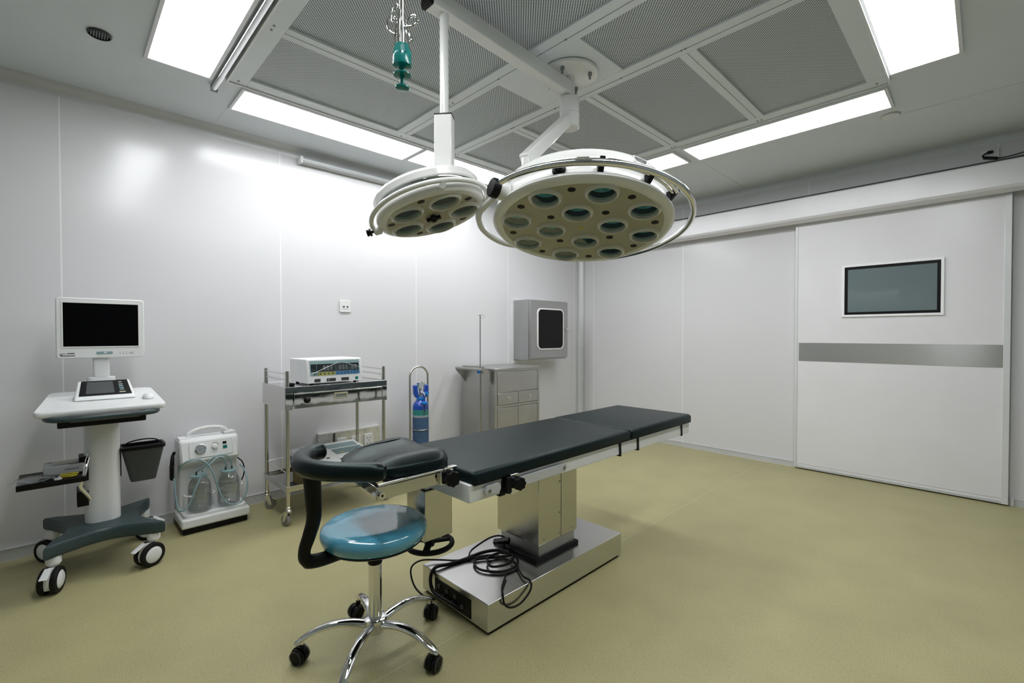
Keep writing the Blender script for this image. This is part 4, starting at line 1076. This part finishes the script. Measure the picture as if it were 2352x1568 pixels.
def jar(cx_, cy_, label):
    t = thing('collection_jar', (cx_, cy_, .118), label, 'jar', 'clear suction jars in the white suction unit')
    MB().lathe([(.055, .0), (.062, .004), (.064, .02), (.064, .150), (.060, .180), (.047, .205), (.040, .212), (.040, .222),
                (.037, .222), (.037, .212), (.044, .203), (.0575, .178), (.0615, .150), (.0615, .02), (.05, .006)], (cx_, cy_, .1185), seg=40).build('glass_body', 'jar', t)
    MB().lathe([(.043, .2225), (.050, .224), (.050, .230), (.030, .234), (.012, .236)], (cx_, cy_, .1185), seg=36).build('lid', 'palegreen', t)
    for dy in (-.018, .018):
        MB().cyl((cx_+.005, cy_+dy, .35), (cx_+.005, cy_+dy, .374), .0055, seg=12).build('lid_port', 'teal_dk', t)
    b = MB()
    for z in (.17, .20, .23, .26, .29):
        b.tube([(cx_+.0642*cos(radians(q)), cy_+.0642*sin(radians(q)), z-.118+.1185) for q in range(-70, 20, 10)], .0006, seg=5)
    b.build('scale_mark', 'digit', t)
jar(-3.535, .628, 'left clear suction jar with pale lid, nearer the cart')
jar(-3.535, .792, 'right clear suction jar with pale lid, nearer the steel trolley')
MB().tube([(-3.60, .555, .215), (-3.52, .548, .23), (-3.475, .575, .235), (-3.468, .585, .235)], .006, seg=10, smooth=4).build('jar_clip', 'white_en', su)
MB().tube([(-3.60, .702, .215), (-3.52, .706, .23), (-3.478, .692, .235), (-3.470, .684, .235)], .006, seg=10, smooth=4).build('jar_clip', 'white_en', su)
MB().tube([(-3.60, .872, .235), (-3.52, .870, .25), (-3.478, .856, .255), (-3.470, .846, .255)], .006, seg=10, smooth=4).build('jar_clip', 'white_en', su)
def hose(pts, label):
    tag(MB().tube(pts, .0055, seg=10, smooth=6).build('suction_hose', 'wire'), label, 'hose')
hose([(-3.53, .810, .374), (-3.525, .805, .41), (-3.515, .785, .445), (-3.505, .74, .462), (-3.500, .70, .455), (-3.500, .66, .42), (-3.505, .635, .395), (-3.53, .612, .374)],
     'pale blue hose linking the two jar lids of the suction unit')
hose([(-3.53, .780, .374), (-3.515, .765, .42), (-3.495, .735, .452), (-3.482, .70, .44), (-3.470, .655, .40), (-3.462, .625, .36), (-3.452, .590, .28), (-3.450, .560, .20), (-3.452, .530, .165), (-3.475, .505, .18), (-3.50, .495, .27), (-3.52, .492, .36)],
     'pale blue hose from right jar lid drooping past the left edge of the suction unit')
hose([(-3.53, .520, .40), (-3.505, .530, .435), (-3.49, .560, .458), (-3.478, .610, .462), (-3.468, .655, .43), (-3.458, .69, .36), (-3.452, .715, .26), (-3.448, .75, .17), (-3.447, .80, .135), (-3.448, .85, .15), (-3.455, .878, .20), (-3.47, .888, .27), (-3.52, .885, .33), (-3.58, .872, .36)],
     'pale blue hose looping low across the right jar of the suction unit')
o = thing('cord_bundle', (-3.64, .505, .30), 'black power cord bundled on the left side of the suction unit', 'cord')
MB().tube([(-3.62, .510, .50), (-3.63, .500, .47), (-3.62, .494, .42), (-3.60, .492, .36), (-3.62, .498, .33), (-3.65, .502, .38), (-3.65, .504, .45), (-3.62, .500, .48), (-3.60, .494, .44), (-3.61, .492, .37)], .009, seg=8, smooth=5).build('bundle', 'blackrub', o)
MB().box(-3.63, -3.58, .482, .500, .33, .42).build('plug', 'black', o, bevel=.006)
o = tag(MB().tube([(-3.62, .866, .40), (-3.61, .892, .37), (-3.61, .905, .32), (-3.62, .902, .27), (-3.62, .890, .24)], .004, seg=8, smooth=5).build('short_lead', 'blackrub'),
        'short black lead on the right side of the suction unit', 'cable')

# ================================================================== WALL FITTINGS
o = thing('wall_socket', (XL, 1.716, 1.44), 'small square white socket plate alone on the left wall above the steel trolley', 'socket')
MB().prism(rrect(.098, .100, .008, 4, 1.716, 1.490), 0, .010, FY(XL)).build('cover_plate', 'white_en', o, bevel=.002)
MB().prism(rrect(.060, .040, .006, 4, 1.716, 1.488), .009, .012, FY(XL)).build('insert', 'white', o)
for y in (1.701, 1.733):
    MB().cyl((XL+.011, y, 1.486), (XL+.0135, y, 1.486), .0075, seg=18).build('port', 'ink', o)
op = thing('outlet_panel', (XL, 1.74, .22), 'long stainless panel with white power sockets low on wall behind the trolley', 'outlet panel')
MB().box(XL+.001, XL+.030, 1.472, 2.012, .215, .452).build('housing', 'plate', op, bevel=.003)
MB().box(XL+.028, XL+.034, 1.474, 2.012, .440, .452).build('top_lip', 'rail', op)
MB().box(XL+.030, XL+.032, 1.594, 1.612, .218, .438).build('joint_strip', 'dkgrey', op)
for y in (1.665, 1.79, 1.905):
    s_ = MB().prism(rrect(.082, .118, .006, 4, y, .332), 0, .008, FY(XL+.030)).build('socket_outlet', 'white', op, bevel=.002)
    b = MB()
    for dy, dz in ((-.014, .025), (.014, .025), (0, .004), (-.014, -.022), (.014, -.022), (0, -.038)):
        b.cyl((XL+.038, y+dy, .332+dz), (XL+.0392, y+dy, .332+dz), .0042, seg=10)
    b.build('pin_hole', 'ink', s_)
o = thing('power_outlet', (0, YB, 2.51), 'white outlet high on the back wall with a black plug, above door casing', 'socket')
MB().prism(rrect(.094, .100, .004, 3, .007, 2.569), -.012, -.001, FX(YB)).build('cover_plate', 'white', o, bevel=.002)
o = thing('plugged_cord', (0, YB, 2.51), 'black adapter and cord plugged into the outlet above the sliding door', 'cord')
MB().box(-.010, .022, YB-.034, YB-.0125, 2.584, 2.603).build('plug', 'black', o, bevel=.004)
bar(MB(), (-.030, YB-.030, 2.560), (.046, YB-.036, 2.535), .020, .020).build('adapter', 'black', o, bevel=.004)
MB().tube([(-.008, YB-.026, 2.592), (-.022, YB-.028, 2.585), (-.033, YB-.030, 2.573), (-.030, YB-.030, 2.562)], .0045, seg=8).build('cord', 'blackrub', o)
MB().tube([(.044, YB-.036, 2.536), (.10, YB-.036, 2.535), (.20, YB-.030, 2.550), (.35, YB-.02, 2.57), (.6, YB-.012, 2.58)], .0035, seg=8).build('cord', 'blackrub', o)

# pass box on the left wall
pb = thing('pass_box', (XL, 4.01, .92), 'stainless steel pass box with dark rounded window mounted on the left wall', 'pass box')
b = MB()
for (y0, y1, z0, z1) in ((3.655, 4.375, 1.618, 1.662), (3.655, 4.375, .918, .962), (3.655, 3.70, .962, 1.618), (4.335, 4.375, .962, 1.618)):
    b.box(XL+.001, XL+.022, y0, y1, z0, z1)
b.build('wall_flange', 'white_alu', pb, bevel=.003)
MB().box(XL+.001, -3.525, 3.690, 4.345, .966, 1.640).build('housing', 'steel_box', pb, bevel=.003)
pdn = MB().box(-3.522, -3.500, 3.692, 4.343, .985, 1.630).build('door', 'steel_box', pb, bevel=.004)
wy, wz = 4.03, 1.314; ww, wh = .430, .440
outer = rrect(ww+.030, wh+.030, .062, 8, wy, wz); inner = rrect(ww, wh, .050, 8, wy, wz); m_ = len(outer)
b = MB(); vs = []
for pts, x in ((outer, -3.500), (outer, -3.492), (inner, -3.490), (inner, -3.500)): vs += [(x, u, v) for u, v in pts]
b.add(vs, [(k*m_+i, k*m_+(i+1) % m_, (k+1)*m_+(i+1) % m_, (k+1)*m_+i) for k in range(3) for i in range(m_)])
b.build('window_gasket', 'white_en', pdn)
MB().prism(inner, .0, .005, FY(-3.4995)).build('window_pane', 'pbglass', pdn)
b = MB().cyl((-3.500, 4.300, 1.315), (-3.478, 4.300, 1.315), .012, seg=16); b.box(-3.486, -3.474, 4.285, 4.395, 1.307, 1.322)
b.build('latch_handle', 'chrome', pdn, bevel=.003)
b = MB().cyl((-3.505, 3.688, .975), (-3.505, 3.688, 1.01), .007, seg=12); b.cyl((-3.505, 3.688, 1.60), (-3.505, 3.688, 1.635), .007, seg=12)
b.build('hinge', 'steel_dull', pb)
MB().cyl((-3.505, 3.689, 1.01), (-3.505, 3.689, 1.60), .0035, seg=8).build('hinge_rod', 'steel_dull', pb)

# ================================================================== STEEL TROLLEY
tr = thing('instrument_trolley', (-3.39, 1.39, 0), 'polished steel two-shelf trolley with drawer and four chrome casters', 'trolley')
ax0, ax1, ay0, ay1 = -3.605, -3.17, 1.048, 1.735
posts = [(ax1, ay0), (ax1, ay1), (ax0, ay0), (ax0, ay1)]
for x, y in posts:
    p_ = MB().cyl((x, y, .125), (x, y, 1.010), .0125, seg=20).build('post', 'steel', tr)
    MB().lathe([(.0125, 0), (.0115, .006), (.006, .010)], (x, y, 1.009), seg=16).build('post_cap', 'chrome', p_)
b = MB().box(ax0-.01, ax1+.006, ay0-.014, ay1+.014, .893, .905)
b.build('top_shelf', 'mirror', tr, bevel=.002)
b = MB(); b.box(ax0-.012, ax1+.010, ay0-.018, ay0-.0135, .760, .909); b.box(ax0-.012, ax1+.010, ay1+.0135, ay1+.018, .760, .909)
b.box(ax0-.016, ax0-.0125, ay0-.018, ay1+.018, .760, .909)
b.build('side_apron', 'mirror', tr, bevel=.0015)
b = MB(); b.box(ax1+.0135, ax1+.018, ay0-.018, ay1+.018, .868, .910); b.box(ax1+.0135, ax1+.018, ay0-.018, ay0+.028, .760, .868); b.box(ax1+.0135, ax1+.018, ay1-.020, ay1+.018, .760, .868)
b.build('front_apron', 'mirror', tr, bevel=.0015)
dw = MB().box(ax1-.30, ax1+.024, ay0+.034, ay1-.026, .766, .864).build('drawer', 'mirror', tr, bevel=.002)
MB().box(ax1+.020, ax1+.028, ay0+.034, ay1-.026, .858, .866).build('drawer_lip', 'chrome', dw, bevel=.002)
b = MB(); yk = 1.395
b.box(ax1+.022, ax1+.030, yk-.048, yk+.048, .838, .850); b.box(ax1+.022, ax1+.030, yk-.048, yk+.048, .806, .816)
b.box(ax1+.022, ax1+.030, yk-.048, yk-.038, .816, .838); b.box(ax1+.022, ax1+.030, yk+.038, yk+.048, .816, .838)
b.build('drawer_pull', 'cream', dw, bevel=.002)
MB().box(ax1+.0235, ax1+.0245, yk-.038, yk+.038, .816, .838).build('pull_recess', 'grey', dw)
MB().lathe([(.016, 0), (.022, .006), (.016, .012), (.006, .02)], (ax1+.024, 1.165, .818), (1, 0, 0), seg=20).build('drawer_lock', 'black', dw)
for y in (ay0, ay1):
    for z in (.955, .995):
        MB().cyl((ax0, y, z), (ax1, y, z), .006, seg=12).build('guard_rail', 'chrome', tr)
b = MB().box(ax0-.004, ax1+.004, ay0-.004, ay1+.004, .238, .244)
b.build('lower_shelf', 'mirror', tr, bevel=.001)
b = MB(); b.box(ax1+.010, ax1+.016, ay0-.016, ay1+.016, .226, .262); b.box(ax0-.016, ax0-.010, ay0-.016, ay1+.016, .226, .262)
b.box(ax0-.010, ax1+.010, ay0-.018, ay0-.012, .226, .262); b.box(ax0-.010, ax1+.010, ay1+.012, ay1+.018, .226, .262)
b.build('shelf_edge', 'steel', tr, bevel=.001)
for y in (ay0+.0, ay1):
    MB().cyl((ax0, y, .345), (ax1, y, .345), .004, seg=10).build('lower_rail', 'chrome', tr)
MB().cyl((ax0, ay0, .345), (ax0, ay1, .345), .004, seg=10).build('lower_rail', 'chrome', tr)
for (x, y), az in zip(posts, (200, 100, 60, 90)):
    Mz = Matrix.Translation((x, y, 0)) @ Matrix.Rotation(radians(az), 4, 'Z'); r = .036; ox = .024
    b = MB(Mz).lathe([(.017, .098), (.019, .104), (.014, .112), (.016, .126), (.013, .130)], seg=20)
    for s_ in (-1, 1):
        b.prism([(-.014, .100), (.018, .100), (ox+.010, r-.004), (ox-.008, r-.006)], s_*.014, s_*.0165, lambda u, v, t: (u, t, v))
    b.box(-.014, .018, -.0165, .0165, .096, .101)
    cc = b.build('caster', 'chrome', tr)
    MB(Mz).lathe([(.020, -.0105), (r-.004, -.0105), (r, -.006), (r, .006), (r-.004, .0105), (.020, .0105)], (ox, 0, r), (0, 1, 0), seg=32).build('wheel', 'rubwheel', cc)
    MB(Mz).cyl((ox, -.018, r), (ox, .018, r), .006, seg=12).build('axle', 'chrome', cc)
    MB(Mz).hexa([(ox+.012,-.012,.070),(ox+.052,-.012,.058),(ox+.052,.012,.058),(ox+.012,.012,.070)], [(ox+.008,-.012,.086),(ox+.052,-.012,.064),(ox+.052,.012,.064),(ox+.008,.012,.086)]).build('brake_tab', 'chrome', cc, bevel=.002)

# electrosurgical unit on the trolley
es = thing('electrosurgical_unit', (-3.40, 1.395, .906), 'white electrosurgical generator with digital display panel on the trolley top', 'medical device')
ex0, ex1, ey0, ey1 = -3.56, -3.222, 1.196, 1.592
ez0, ez1 = .916, 1.082
b = MB().prism([(ex0, ez0), (ex1, ez0), (ex1+.004, ez0+.042), (ex1-.018, ez1-.004), (ex1-.024, ez1), (ex0, ez1-.002)], ey0, ey1, lambda u, v, t: (u, t, v))
eb = b.build('housing', 'white', es, bevel=.005)
for x in (ex0+.04, ex1-.04):
    for y in (ey0+.04, ey1-.04):
        MB().cyl((x, y, .9055), (x, y, ez0+.002), .012, seg=14).build('rubber_foot', 'black', es)
# sloped panel local frame: from (ex1+.004, ez0+.042) to (ex1-.018, ez1-.004)
pA = Vector((ex1+.004, 0, ez0+.042)); pB = Vector((ex1-.018, 0, ez1-.004)); up_ = (pB-pA).normalized(); nn = Vector((up_.z, 0, -up_.x))
HP = (pB-pA).length
def esq(b, y0, y1, v0, v1, t0, t1):
    P_ = lambda y, v, t: pA+up_*v*HP+nn*t+Vector((0, y, 0))
    return b.hexa([P_(y0, v0, t0), P_(y1, v0, t0), P_(y1, v1, t0), P_(y0, v1, t0)], [P_(y0, v0, t1), P_(y1, v0, t1), P_(y1, v1, t1), P_(y0, v1, t1)])
py0, py1 = ey0+.018, ey1-.020
pn = esq(MB(), py0, py1, .07, .93, 0, .0015).build('front_panel', 'palegreen', es, smooth=False)
W = py1-py0
esq(MB(), py0+.006, py1-.006, .30, .74, .0012, .0024).build('display_window', 'displaybk', pn, smooth=False)
esq(MB(), py0+.055, py0+.055+.118, .09, .27, .0012, .0024).build('key_strip', 'yellow', pn, smooth=False)
esq(MB(), py0+.178, py1-.004, .09, .29, .0012, .0024).build('key_strip', 'ltblue', pn, smooth=False)
b = MB()
for k in range(4): y = py0+.070+.029*k; esq(b, y-.005, y+.005, .13, .22, .0022, .0034)
for k in range(7): y = py0+.193+.025*k; esq(b, y-.0042, y+.0042, .14, .23, .0022, .0034)
esq(b, py0+.026, py0+.034, .12, .20, .0012, .0024)
b.build('key', 'ink', pn, smooth=False)
b = MB()
for y in (py0+.045, py0+.178, py0+.285): esq(b, y-.0007, y+.0007, .30, .74, .0022, .0030)
b.build('divider_line', 'palegreen', pn, smooth=False)
def eight(b, yc, v0, v1, w):
    h = (v1-v0)/2
    for vv_ in (v0, v0+h, v1): esq(b, yc-w/2, yc+w/2, vv_-.012, vv_+.012, .0022, .0032)
    for s_ in (-1, 1):
        for q in (0, 1): esq(b, yc+s_*w/2-.0012, yc+s_*w/2+.0012, v0+q*h+.02, v0+(q+1)*h-.02, .0022, .0032)
b = MB()
for g0 in (.100, .212, .305):
    for k in range(3 if g0 < .3 else 2): eight(b, py0+g0+.024*k, .40, .62, .012)
b.build('digit', 'digit', pn, smooth=False)
esq(MB(), py0+.010, py0+.034, .42, .425, .0022, .003).build('print_line', 'digit', pn, smooth=False)
b = MB()
for y0_, y1_ in ((.046, .088), (.130, .196), (.236, .292)):
    b.box(ex1-.001, ex1+.0035, ey0+y0_, ey0+y1_, ez0+.008, ez0+.030)
pt = b.build('output_port', 'ink', es, bevel=.001)
MB().tube([(ex1+.0045, ey0+.145+.005*cos(2*pi*k/12), ez0+.019+.005*sin(2*pi*k/12)) for k in range(12)], .0009, seg=6, closed=True, smooth=1).build('port_ring', 'digit', pt)
MB().box(ex1-.001, ex1+.0045, ey0+.340, ey0+.362, ez0+.010, ez0+.030).build('power_switch', 'green', es, bevel=.001)
# loose protective film peeling across the panel
b = MB(); nseg = 26; vs = []
P_ = lambda y, v, t: pA+up_*v*HP+nn*t+Vector((0, y, 0))
for k in range(nseg+1):
    u = k/nseg; y = py0+.012+(W-.018)*u
    top = .20+.66*(u/.60) if u < .60 else .86-.38*((u-.60)/.40)
    for j in range(5):
        q = j/4; v = .10+(top-.10)*q
        vs.append(P_(y, v, .004+.006*q*abs(sin(9*u+2*q))+.002*sin(23*u)))
b.add(vs, [(k*5+j, (k+1)*5+j, (k+1)*5+j+1, k*5+j+1) for k in range(nseg) for j in range(4)])
b.build('protective_film', 'film', es)
b = MB().tube([P_(py0+.012+(W-.018)*u, (.20+.66*(u/.60) if u < .60 else .86-.38*((u-.60)/.40)), .008) for u in [i/14 for i in range(15)]], .0011, seg=5, smooth=1)
b.build('film_edge', 'white_en', es)
tag(MB().box(-3.32, -3.255, 1.085, 1.125, .9055, .925).build('small_box', 'black', bevel=.003), 'small black block on the trolley top at the left of the generator', 'box')

# device on the lower shelf
tag(MB().hexa([(-3.575, 1.215, .245), (-3.215, 1.215, .245), (-3.215, 1.70, .245), (-3.575, 1.70, .245)],
              [(-3.575, 1.215, .325), (-3.215, 1.215, .300), (-3.215, 1.70, .300), (-3.575, 1.70, .325)]).build('cardboard_box', 'card', bevel=.002),
    'flat brown cardboard box on the lower shelf of the trolley', 'box')
ld = thing('keypad_device', (-3.39, 1.45, .326), 'off-white desktop device with keypad and dark base on trolley lower shelf', 'medical device')
b = MB().hexa([(-3.59, 1.195, .3255), (-3.205, 1.200, .3010), (-3.205, 1.69, .3010), (-3.59, 1.69, .3255)],
              [(-3.59, 1.185, .370), (-3.195, 1.190, .335), (-3.195, 1.70, .335), (-3.59, 1.70, .370)])
b.build('lower_shell', 'dkgrey', ld, bevel=.01)
def lz(x): return .372+(-3.59-x)*(.036/.395)
b = MB().hexa([(-3.59, 1.185, lz(-3.59)-.002), (-3.195, 1.190, lz(-3.195)-.002), (-3.195, 1.70, lz(-3.195)-.002), (-3.59, 1.70, lz(-3.59)-.002)],
              [(-3.58, 1.200, .408), (-3.21, 1.202, .355), (-3.21, 1.69, .355), (-3.58, 1.69, .408)])
b.build('upper_shell', 'white', ld, bevel=.01)
def lt_(x): return .408+(-3.58-x)*(.053/.37)
def lq(b, x0, x1, y0, y1, t0, t1):
    return b.hexa([(x0,y0,lt_(x0)+t0),(x1,y0,lt_(x1)+t0),(x1,y1,lt_(x1)+t0),(x0,y1,lt_(x0)+t0)], [(x0,y0,lt_(x0)+t1),(x1,y0,lt_(x1)+t1),(x1,y1,lt_(x1)+t1),(x0,y1,lt_(x0)+t1)])
lq(MB(), -3.53, -3.45, 1.43, 1.66, -.001, .002).build('display', 'palegreen', ld, smooth=False)
kp = lq(MB(), -3.43, -3.33, 1.44, 1.67, -.001, .0015).build('keypad', 'grey', ld, smooth=False)
b = MB()
for i in range(4):
    for j in range(9): lq(b, -3.424+i*.024, -3.407+i*.024, 1.447+j*.0245, 1.464+j*.0245, .001, .005)
b.build('key', 'palegreen', kp, smooth=False)
lq(MB(), -3.352, -3.337, 1.475, 1.495, .004, .006).build('key', 'yellow', kp, smooth=False, label='yellow key')
MB().lathe([(.014, 0), (.012, .003), (.006, .004)], (-3.29, 1.36, lt_(-3.29)-.001), seg=20).build('badge', 'ink', ld)
MB().box(-3.57, -3.50, 1.26, 1.34, .404, .416).build('carry_grip', 'white', ld, bevel=.005)

# ================================================================== OXYGEN CYLINDER
gx, gy = -3.575, 2.325
cy = thing('gas_cylinder', (gx, gy, .06), 'blue oxygen cylinder in mesh sleeve standing by the left wall', 'gas cylinder')
MB().lathe([(.064, 0), (.0715, .006), (.0722, .45)], (gx, gy, .062), seg=36).build('mesh_sleeve', 'bluenet', cy, label='dark blue mesh sleeve')
MB().lathe([(.0726, .0), (.0732, .018), (.0722, .020)], (gx, gy, .508), seg=36, cap0=False, cap1=False).build('sleeve_hem', 'greylab', cy)
MB().lathe([(.0718, 0), (.0718, .052)], (gx, gy, .526), seg=36, cap0=False, cap1=False).build('label_band', 'green_lab', cy)
MB().lathe([(.0710, 0), (.0710, .078), (.066, .100), (.050, .122), (.026, .140), (.022, .148)], (gx, gy, .525), seg=36).build('shoulder', 'blue', cy)
MB().lathe([(.034, .660), (.037, .664), (.037, .686), (.034, .690)], (gx, gy, 0), seg=28).build('valve_collar', 'blue2', cy)
b = MB()
for s_ in (-1, 1):     # two-horned valve guard
    b.prism([(s_*.014, .680), (s_*.050, .684), (s_*.066, .72), (s_*.070, .795), (s_*.034, .800), (s_*.026, .74)][::s_], -.034, .034,
            lambda u, v, t: (gx-.0+t*.72+u*.69*0+u*.35, gy+u*.94-t*.25, v))
b.build('valve_guard', 'blue', cy, bevel=.008)
MB().lathe([(.012, 0), (.012, .06), (.016, .065), (.016, .085), (.008, .09)], (gx+.01, gy-.008, .682), seg=18).build('valve', 'chrome', cy)
MB().cyl((gx+.055, gy+.012, .722), (gx+.015, gy+.002, .722), .014, seg=16).build('outlet', 'chrome', cy)
MB().lathe([(.012, 0), (.017, .004), (.017, .018)], (gx+.052, gy+.026, .722), (1, .25, 0), seg=18).build('flow_knob', 'blue2', cy)
MB().cyl((gx-.002, gy-.022, .77), (gx-.004, gy-.024, .812), .011, seg=14).build('flow_tube', 'palegreen', cy)
MB().cyl((gx-.004, gy-.024, .808), (gx-.004, gy-.024, .815), .012, seg=14).build('tube_cap', 'blue', cy)
MB().lathe([(.030, 0), (.031, .010), (.026, .014)], (gx+.016, gy+.006, .800), (1, -.3, 0), seg=28).build('pressure_gauge', 'film', cy)
hb2 = MB().lathe([(.018, 0), (.024, .004), (.024, .085), (.020, .09)], (gx+.078, gy-.006, .545), seg=24).build('humidifier_bottle', 'jar', cy)
MB().lathe([(.025, 0), (.025, .016), (.010, .022)], (gx+.078, gy-.006, .634), seg=24).build('humidifier_cap', 'blue2', cy)
MB().cyl((gx+.078, gy-.006, .56), (gx+.078, gy-.006, .70), .005, seg=10).build('humidifier_stem', 'blue', cy)
MB().cyl((gx+.078, gy-.006, .70), (gx+.05, gy+.01, .722), .007, seg=10).build('connector', 'chrome', cy)
cs_ = thing('cylinder_stand', (gx, gy, 0), 'tall steel hoop stand on small wheels holding the blue cylinder', 'stand')
hy0, hy1 = gy-.098, gy+.090
pts = [(gx-.02, hy0, .05), (gx-.02, hy0, .30), (gx-.02, hy0, .60), (gx-.02, hy0+.0, .86)]
pts += [(gx-.02, (hy0+hy1)/2+(hy1-hy0)/2*cos(radians(a_)), .872+.090*sin(radians(a_))) for a_ in range(165, 0, -15)]
pts += [(gx-.02, hy1, .86), (gx-.02, hy1, .60), (gx-.02, hy1, .30), (gx-.02, hy1, .05)]
MB().tube(pts, .0095, seg=12, smooth=3).build('hoop', 'steel', cs_)
MB().box(gx-.075, gx+.080, hy0-.01, hy1+.01, .045, .060).build('foot_plate', 'steel_dull', cs_, bevel=.003)
MB().tube([(gx+.0765*cos(2*pi*k/20), gy+.0765*sin(2*pi*k/20), .40) for k in range(20)], .004, seg=8, closed=True, smooth=2).build('holding_ring', 'steel', cs_)
for y in (hy0-.022, hy1+.022):
    MB().lathe([(.040, -.009), (.045, -.005), (.045, .005), (.040, .009)], (gx-.04, y, .045), (0, 1, 0), seg=28).build('wheel', 'blackrub', cs_)
MB().cyl((gx-.04, hy0-.03, .045), (gx-.04, hy1+.03, .045), .006, seg=10).build('axle', 'steel', cs_)
MB().cyl((gx+.07, gy, 0), (gx+.07, gy, .046), .010, seg=12).build('front_foot', 'blackrub', cs_)

# ================================================================== STEEL CABINET
cb = thing('steel_cabinet', (-3.46, 3.21, 0), 'tall stainless steel medical cabinet with two drawers and double doors below', 'cabinet')
kx0, kx1, ky0, ky1 = -3.715, -3.215, 2.905, 3.530
MB().box(kx0, kx1-.012, ky0+.004, ky1-.004, .09, .912).build('body', 'steel_dull', cb, bevel=.003)
MB().box(kx0-.002, kx1+.004, ky0-.003, ky1+.003, .909, .930).build('top', 'steel_dull', cb, bevel=.003)
b = MB(); b.box(kx1-.014, kx1, ky0, ky0+.034, .09, .909); b.box(kx1-.014, kx1, ky1-.030, ky1, .09, .909)
b.box(kx1-.014, kx1, ky0+.034, ky1-.030, .895, .909); b.box(kx1-.014, kx1, ky0+.034, ky1-.030, .552, .574); b.box(kx1-.014, kx1, ky0+.034, ky1-.030, .09, .12)
b.build('front_frame', 'steel_dull', cb, bevel=.002)
fy0, fy1 = ky0+.038, ky1-.034; ym = (fy0+fy1)/2
MB().box(kx1-.010, kx1-.001, fy0, fy1, .696, .891).build('drop_front', 'steel_dull', cb, bevel=.002)
for y0, y1 in ((fy0, ym-.002), (ym+.002, fy1)):
    d_ = MB().box(kx1-.010, kx1+.003, y0, y1, .578, .692).build('drawer', 'steel_dull', cb, bevel=.003)
    MB().lathe([(.006, 0), (.006, .012), (.013, .016), (.013, .024), (.008, .027)], (kx1+.003, (y0+y1)/2, .638), (1, 0, 0), seg=20).build('knob', 'chrome', d_)
    MB().box(kx1-.010, kx1-.001, y0, y1, .124, .548).build('cupboard_door', 'steel_dull', cb, bevel=.003)
for x, y in ((kx0+.05, ky0+.05), (kx1-.05, ky0+.05), (kx0+.05, ky1-.05), (kx1-.05, ky1-.05)):
    k_ = MB().cyl((x, y, .06), (x, y, .092), .012, seg=14).build('caster', 'chrome', cb)
    MB().lathe([(.026, -.010), (.030, -.006), (.030, .006), (.026, .010)], (x, y, .0305), (0, 1, 0), seg=28).build('wheel', 'blackrub', k_)
# push handle on the left side
MB().cyl((kx0+.06, ky0-.115, .925), (kx1-.035, ky0-.115, .925), .0125, seg=18).build('push_handle', 'steel_dull', cb)
for x in (kx0+.06, kx1-.035):
    pr_ = [(0, .900), (-.030, .908), (-.075, .925), (-.103, .935), (-.128, .934), (-.128, .920), (-.112, .895), (-.085, .868), (-.05, .835), (0, .775)]
    MB().prism(pr_, -.0015, .0015, lambda u, v, t: (x+t, ky0+u+.004, v)).build('handle_bracket', 'steel_dull', cb)
MB().box(kx0+.02, kx1-.15, ky0-.001, ky0+.003, .916, .940).build('side_lip', 'steel_dull', cb)
# drip pole clipped on the left side
iv = thing('drip_pole', (-3.352, 2.845, .10), 'thin steel drip pole with small hook rising at the left of the cabinet', 'drip pole')
ix, iy = -3.352, 2.845
MB().cyl((ix, iy, .105), (ix, iy, .95), .0085, seg=14).build('lower_tube', 'steel', iv)
MB().cyl((ix, iy, .94), (ix, iy, 1.438), .0060, seg=14).build('upper_tube', 'steel', iv)
MB().box(ix-.010, ix+.010, iy-.008, iy+.008, 1.428, 1.440).build('top_fitting', 'steel_dull', iv)
MB().tube([(ix, iy, 1.434), (ix+.018, iy+.018, 1.436), (ix+.026, iy+.026, 1.426), (ix+.022, iy+.022, 1.410), (ix+.010, iy+.010, 1.408), (ix+.007, iy+.007, 1.417)], .0024, seg=8, smooth=5).build('hook', 'chrome', iv)
MB().lathe([(.012, 0), (.016, .005), (.016, .020), (.011, .026)], (ix, iy-.008, .900), (0, -1, 0), seg=18).build('clamp_knob', 'blue2', iv)
MB().box(ix-.02, ix+.02, iy-.004, ky0+.006, .88, .915).build('upper_clamp', 'steel_dull', iv, bevel=.002)
MB().box(ix-.02, ix+.02, iy-.012, ky0+.006, .090, .108).build('lower_bracket', 'steel_dull', iv, bevel=.002)
